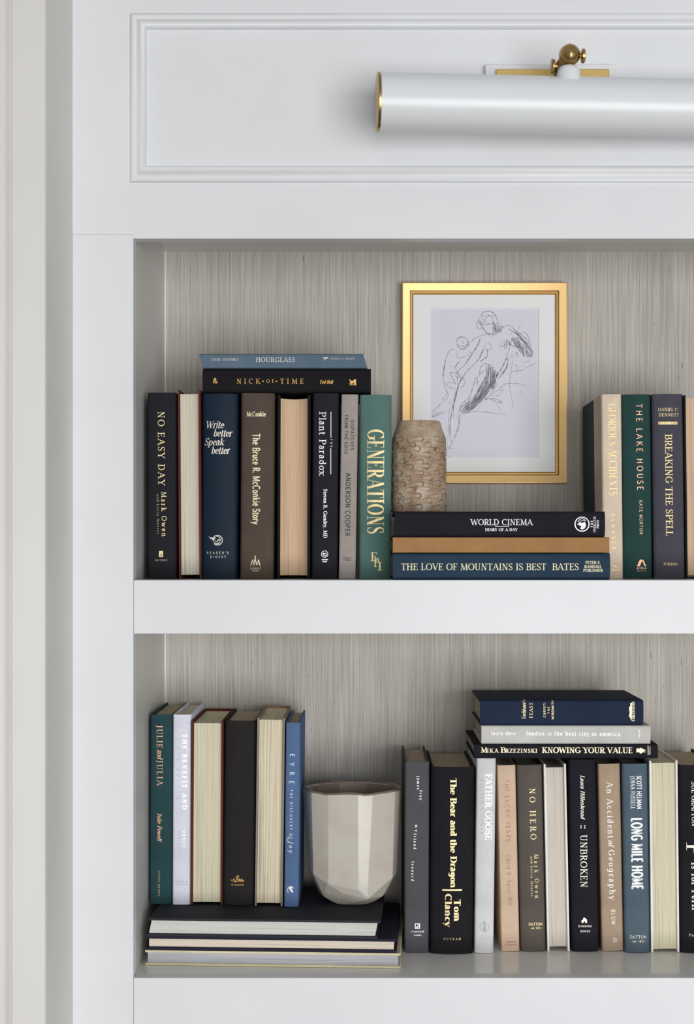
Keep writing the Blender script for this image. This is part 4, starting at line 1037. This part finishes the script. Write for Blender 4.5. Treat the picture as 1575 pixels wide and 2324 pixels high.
b.text('author_lettering', SILV, ('SUE GRAFTON', (1569, 1774), (1570, 1874.7), 13, 'roman'))
b.text('title_lettering', SILV, ('P', (1558, 1916), (1558, 1941), 34, 'fine'), ('is for Peril', (1569, 1958.6), (1570.4, 2063.7), 13, 'bold'))
b.text('publisher_mark', SILV, ('Putnam', (1564, 2125.3), (1597, 2125.3), 6, 'roman'))

# ---- three lying on that row
LT = 'books lying on the right-hand row'
ZR = W(0, 1720.6, .105).z
def lying(label, xl, xr, zb, th, Yf, D, cover, page, **kw): return flat(label, LT, xl, xr, zb, th, Yf, D, cover, page, **kw)
b = lying('slim black hardback with cream-gold capitals, lying under the pale grey one', 1075.8, 1493.5, ZR, .0182, .098, .150, INKB, PG_TA, bul=.0022)
PG1 = foil('cream_gold_foil', alb((244, 224, 190), .95), .3)
b.text('author_lettering', PG1, ('M', (1092, 1708), (1105, 1708), 12, 'bold'), ('IKA', (1105.5, 1708), (1130, 1708), 9, 'bold'), ('B', (1137, 1708), (1147, 1708), 12, 'bold'), ('RZEZINSKI', (1147.5, 1708.1), (1218.5, 1708.4), 9, 'bold'))
b.text('title_lettering', PG1, ('KNOWING YOUR VALUE', (1231, 1708.8), (1434.7, 1709.3), 13, 'bold'))
b.text('publisher_mark', PG1, ('WEINSTEIN', (1472.5, 1713.5), (1472.5, 1692), 3, 'bold'), ('BOOKS', (1476.5, 1712), (1476.5, 1693.5), 3, 'bold'), extra=[('poly', [(1444, 1699), (1450, 1698), (1450, 1700), (1453, 1696.5), (1466.5, 1703), (1460, 1704.2), (1466.5, 1707), (1459, 1707.2), (1453, 1711), (1450, 1706.5), (1444, 1708)])])
z_ = ZR + .0185
GRL = cloth('pale_grey_cloth', C(198, 196, 190))
b = lying('pale grey hardback with white lower-case letters, lying under the deep navy one', 1092.6, 1476.3, z_, .0236, .099, .140, GRL, PG_TA, bul=.0014)
b.text('author_lettering', WHT, ('laura dave', (1115, 1668), (1170, 1668.2), 8.6, 'slab'))
b.text('title_lettering', WHT, ('london is the best city in america', (1195, 1668.8), (1407, 1670.4), 9.6, 'slab'))
b.text('publisher_mark', WHT, extra=[('line', [(1449, 1657), (1452, 1659), (1448.5, 1661)], 1.3), ('line', [(1450, 1664), (1452.5, 1667), (1449, 1669), (1452, 1671.5)], 1.4), ('disc', 1450, 1674, 1)])
z_ += .0239
NAVY2 = cloth('deep_navy_cloth', C(36, 46, 66))
b = lying('deep navy hardback with gold words set sideways, lying topmost of three', 1089.3, 1460.6, z_, .0318, .100, .138, NAVY2, PG_TA, bul=.0016, ov=.0035)
b.text('title_lettering', GOLDF, ("Verbivore's", (1193.6, 1632), (1193.6, 1590), 9.8, 'italic'), ('FEAST', (1208.9, 1629), (1208.9, 1595), 7.6, 'roman'))
b.text('author_lettering', GOLDF, ('CHRYSTI', (1238.2, 1627.6), (1238.2, 1595), 5, 'sansbold'), ('THE', (1247.4, 1619.5), (1247.4, 1604.5), 4.6, 'sansbold'), ('WORDSMITH', (1256.8, 1632.4), (1256.8, 1590), 5, 'sansbold'))
b.text('publisher_mark', PG1, ('FARCOUNTRY', (1440.4, 1636.5), (1440.4, 1591.8), 6, 'bold'), extra=[('poly', [(1433.6, 1636), (1427, 1624), (1429, 1618), (1428, 1611), (1427.4, 1606), (1431, 1601), (1430, 1597), (1434, 1594)])])

# ------------------------------------------------------------------ stoneware vase
cx, cy = W(951, 0, .100).x, .100
SV = (DIST + cy) / F
prof = [(47.0, 958.6), (48.6, 960), (50, 966), (52.6, 974), (55.5, 982), (58.5, 990), (60.6, 997), (61.4, 1010), (62, 1040), (62.2, 1080), (62.6, 1120), (63, 1150), (62.5, 1166), (60, 1169)]
ztop = EYE + (VY - 957.6) * SV
zs = lambda py: EYE + (VY - py) * SV
scale_z = (ztop - WCZ) / (zs(957.6) - zs(1169))
def vase_r(z):
    for (r0, p0), (r1, p1) in zip(prof, prof[1:]):
        a0, a1 = WCZ + (zs(p0) - zs(1169)) * scale_z, WCZ + (zs(p1) - zs(1169)) * scale_z
        if a1 <= z <= a0: return (r1 + (r0 - r1) * (z - a1) / (a0 - a1)) * SV
    return (prof[0][0] if z > WCZ + .05 else prof[-1][0]) * SV
vz = thing('stoneware_vase', 'speckled brown stoneware vase with carved teardrop dents, standing on the stack before the drawing', 'vase', Matrix.Translation((cx, cy, WCZ)))
rv = random.Random(11)
H = ztop - WCZ
drops = []
R_ = .035; circ = 2 * math.pi * R_
nrow = 13
for r in range(nrow):
    z = H * (.06 + .74 * r / (nrow - 1))
    k = 9
    for c in range(k):
        drops.append(((c + .5 * (r % 2) + rv.uniform(-.16, .16)) / k * circ, z + rv.uniform(-.0012, .0012), rv.uniform(.0105, .0160), rv.uniform(.0030, .0040), rv.uniform(-.12, .12)))
NA, NZ = 260, 210
bm = bmesh.new()
stain = bm.verts.layers.float.new('stain')
rings = []
for j in range(NZ + 1):
    z = H * j / NZ
    ring = []
    rb_ = vase_r(WCZ + z)
    for i in range(NA):
        th = 2 * math.pi * i / NA
        ua = th * R_
        dep, stv = 0.0, 0.0
        for dx, dz, ln, rr, tilt in drops:
            v_ = z - dz
            if abs(v_) > .006: continue
            u_ = (ua - dx + circ / 2) % circ - circ / 2
            if abs(u_) > .020: continue
            u2 = u_ * math.cos(tilt) + v_ * math.sin(tilt); v2 = -u_ * math.sin(tilt) + v_ * math.cos(tilt)
            # round head at u = 0, tapering tail towards -u
            tt = min(1, max(0, -u2 / ln)); wdt = rr * (1 - .75 * tt)
            dd = math.hypot(u2 + tt * ln, v2) / wdt
            if dd < 1.35:
                f = 1 - tt * .7
                if dd < 1: dep = max(dep, (1 - dd ** 4) * f)
                e = math.exp(-((dd - 1.0) / .13) ** 2) * f
                stv = max(stv, e if (v2 > -.0012 or u2 > 0) else e * .45)
        rad = rb_ - .0012 * dep + .00012 * math.sin(7 * th + z * 300)
        v = bm.verts.new((rad * math.sin(-th) * -1, -rad * math.cos(th), z)); v[stain] = stv
        ring.append(v)
    rings.append(ring)
for r_in, zz in ((vase_r(ztop) - .0012, H + .0004), (vase_r(ztop) - .0034, H - .0002), (vase_r(ztop) - .0036, H * .75), (.02, .006)):
    rings.append([bm.verts.new((r_in * math.sin(2 * math.pi * i / NA), -r_in * math.cos(2 * math.pi * i / NA), zz)) for i in range(NA)])
for A_, B_ in zip(rings, rings[1:]):
    for i in range(NA):
        j = (i + 1) % NA
        bm.faces.new((A_[i], A_[j], B_[j], B_[i]))
bm.faces.new(rings[0][::-1]); bm.faces.new(rings[-1])
m, nt, P, N, L = nodes('speckled_stoneware')
vv = mapped(N, L, (1, 1, 1))
f = noise(N, L, vv, 55, 5, .6)
base = ramp(N, L, f, [(.32, C(124, 101, 80, .66)), (.50, C(146, 126, 105, .66)), (.68, C(160, 149, 134, .66))])
at = N('ShaderNodeAttribute'); at.attribute_name = 'stain'
mx = N('ShaderNodeMix'); mx.data_type = 'RGBA'; L(base, mx.inputs[6]); mx.inputs[7].default_value = C(64, 44, 26, .66)
sc_ = N('ShaderNodeMath'); sc_.operation = 'MULTIPLY'; sc_.inputs[1].default_value = .92; L(at.outputs['Fac'], sc_.inputs[0]); L(sc_.outputs[0], mx.inputs[0])
vo = N('ShaderNodeTexVoronoi'); vo.inputs['Scale'].default_value = 760; L(vv, vo.inputs['Vector'])
gate = noise(N, L, vv, 120, 3)
gm = N('ShaderNodeMath'); gm.operation = 'SUBTRACT'; L(vo.outputs['Distance'], gm.inputs[0])
g2 = N('ShaderNodeMath'); g2.operation = 'MULTIPLY_ADD'; g2.inputs[1].default_value = 1.6; g2.inputs[2].default_value = -.80; L(gate, g2.inputs[0]); L(g2.outputs[0], gm.inputs[1])
spk = ramp(N, L, gm.outputs[0], [(.08, (.22, .15, .10, 1)), (.2, (1, 1, 1, 1))])
m2 = N('ShaderNodeMix'); m2.data_type = 'RGBA'; m2.blend_type = 'MULTIPLY'; m2.inputs[0].default_value = 1; L(mx.outputs[2], m2.inputs[6]); L(spk, m2.inputs[7])
L(m2.outputs[2], P.inputs['Base Color']); P.inputs['Roughness'].default_value = .48
bump(N, L, P, noise(N, L, vv, 300, 3), .15, .0005)
mesh_obj('body', bm, m, vz, 60)

# ------------------------------------------------------------------ faceted pot
pcx, pcy = W(800.5, 0, .140).x, .140
SP = (DIST + pcy) / F
pot = thing('faceted_pot', 'glazed grey-beige ceramic pot with faceted sides, standing on the left stack of the lower niche', 'pot', Matrix.Translation((pcx, pcy, ZS)))
HP = .1468
u = SP / 5.833 * .985                    # crop pixel -> metres
zz = lambda p: HP * (1845 - p) / (1845 - 320)
def ringpts(spec): return [(r * u * math.sin(math.radians(a_)), -.80 * r * u * math.cos(math.radians(a_)), zz(p)) for a_, r, p in spec]
rim = [(-93, 672), (-54.6, 668), (-28, 672), (7, 676), (24, 670), (56.5, 674), (92, 672), (126, 670), (163, 674), (197, 670), (231, 672)]
pts = ringpts([(a_, r, 322) for a_, r in rim])
pts += ringpts([(-93, 602, 1400), (-56, 626, 1425), (-30, 640, 1515), (-13, 560, 1642), (7, 640, 1580), (19, 628, 1705), (57, 632, 1470), (92, 600, 1450), (126, 610, 1500), (150, 600, 1620), (197, 620, 1520), (231, 606, 1440)])
pts += ringpts([(a_, 455, 1742) for a_ in (-160, -120, -95, -58, 62, 96, 135, 175)])
pts += ringpts([(-120, 300, 1838), (-70, 300, 1838), (-38, 330, 1836), (-18, 300, 1843), (12, 300, 1843), (36, 330, 1838), (75, 300, 1840), (120, 310, 1840), (165, 310, 1840), (210, 310, 1840)])
bm = bmesh.new()
for p in pts: bm.verts.new(p)
bmesh.ops.convex_hull(bm, input=bm.verts)
bmesh.ops.dissolve_limit(bm, angle_limit=math.radians(3.5), verts=bm.verts, edges=bm.edges)
bmesh.ops.recalc_face_normals(bm, faces=bm.faces)
topf = [f for f in bm.faces if f.normal.z > .95]
bmesh.ops.delete(bm, geom=topf, context='FACES_ONLY')
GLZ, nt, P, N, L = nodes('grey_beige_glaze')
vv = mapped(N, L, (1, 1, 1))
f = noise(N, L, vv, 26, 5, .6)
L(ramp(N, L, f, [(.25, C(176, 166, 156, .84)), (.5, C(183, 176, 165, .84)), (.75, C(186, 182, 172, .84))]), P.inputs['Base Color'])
P.inputs['Roughness'].default_value = .34; P.inputs['Coat Weight'].default_value = .15; P.inputs['Coat Roughness'].default_value = .08
bump(N, L, P, noise(N, L, vv, 90, 3), .08, .0008)
o = mesh_obj('body', bm, GLZ, pot, 12)
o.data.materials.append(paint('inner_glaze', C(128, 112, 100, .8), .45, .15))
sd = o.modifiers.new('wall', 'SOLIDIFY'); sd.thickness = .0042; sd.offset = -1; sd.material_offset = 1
bv = o.modifiers.new('soft_edges', 'BEVEL'); bv.width = .0011; bv.segments = 3; bv.limit_method = 'ANGLE'; bv.angle_limit = math.radians(9)
# rolled brown rim
bm = bmesh.new()
rp = [Vector(p) for p in ringpts([(a_, r - 12, 320) for a_, r in rim])]
fine = []
for i in range(len(rp)):
    for k in range(6):
        t_ = k / 6
        p = rp[i].lerp(rp[(i + 1) % len(rp)], t_); p.z += .0010 * math.sin(3 * i + t_ * 2.2) + .0003 * math.sin(i * 5 + k)
        fine.append(p)
cr = []
for i, p in enumerate(fine):
    rad = Vector((p.x, p.y, 0)).normalized()
    cr.append([bm.verts.new(p + rad * (.0021 * math.cos(a_)) + Vector((0, 0, .0014 * math.sin(a_)))) for a_ in [2 * math.pi * k / 10 for k in range(10)]])
for i in range(len(cr)):
    A_, B_ = cr[i], cr[(i + 1) % len(cr)]
    for k in range(10): bm.faces.new((A_[k], A_[(k + 1) % 10], B_[(k + 1) % 10], B_[k]))
RIM = paint('rim_glaze', C(120, 105, 90, .84), .3, .2)
o = mesh_obj('rim', bm, RIM, pot, 60); o['label'] = 'brownish rolled rim'
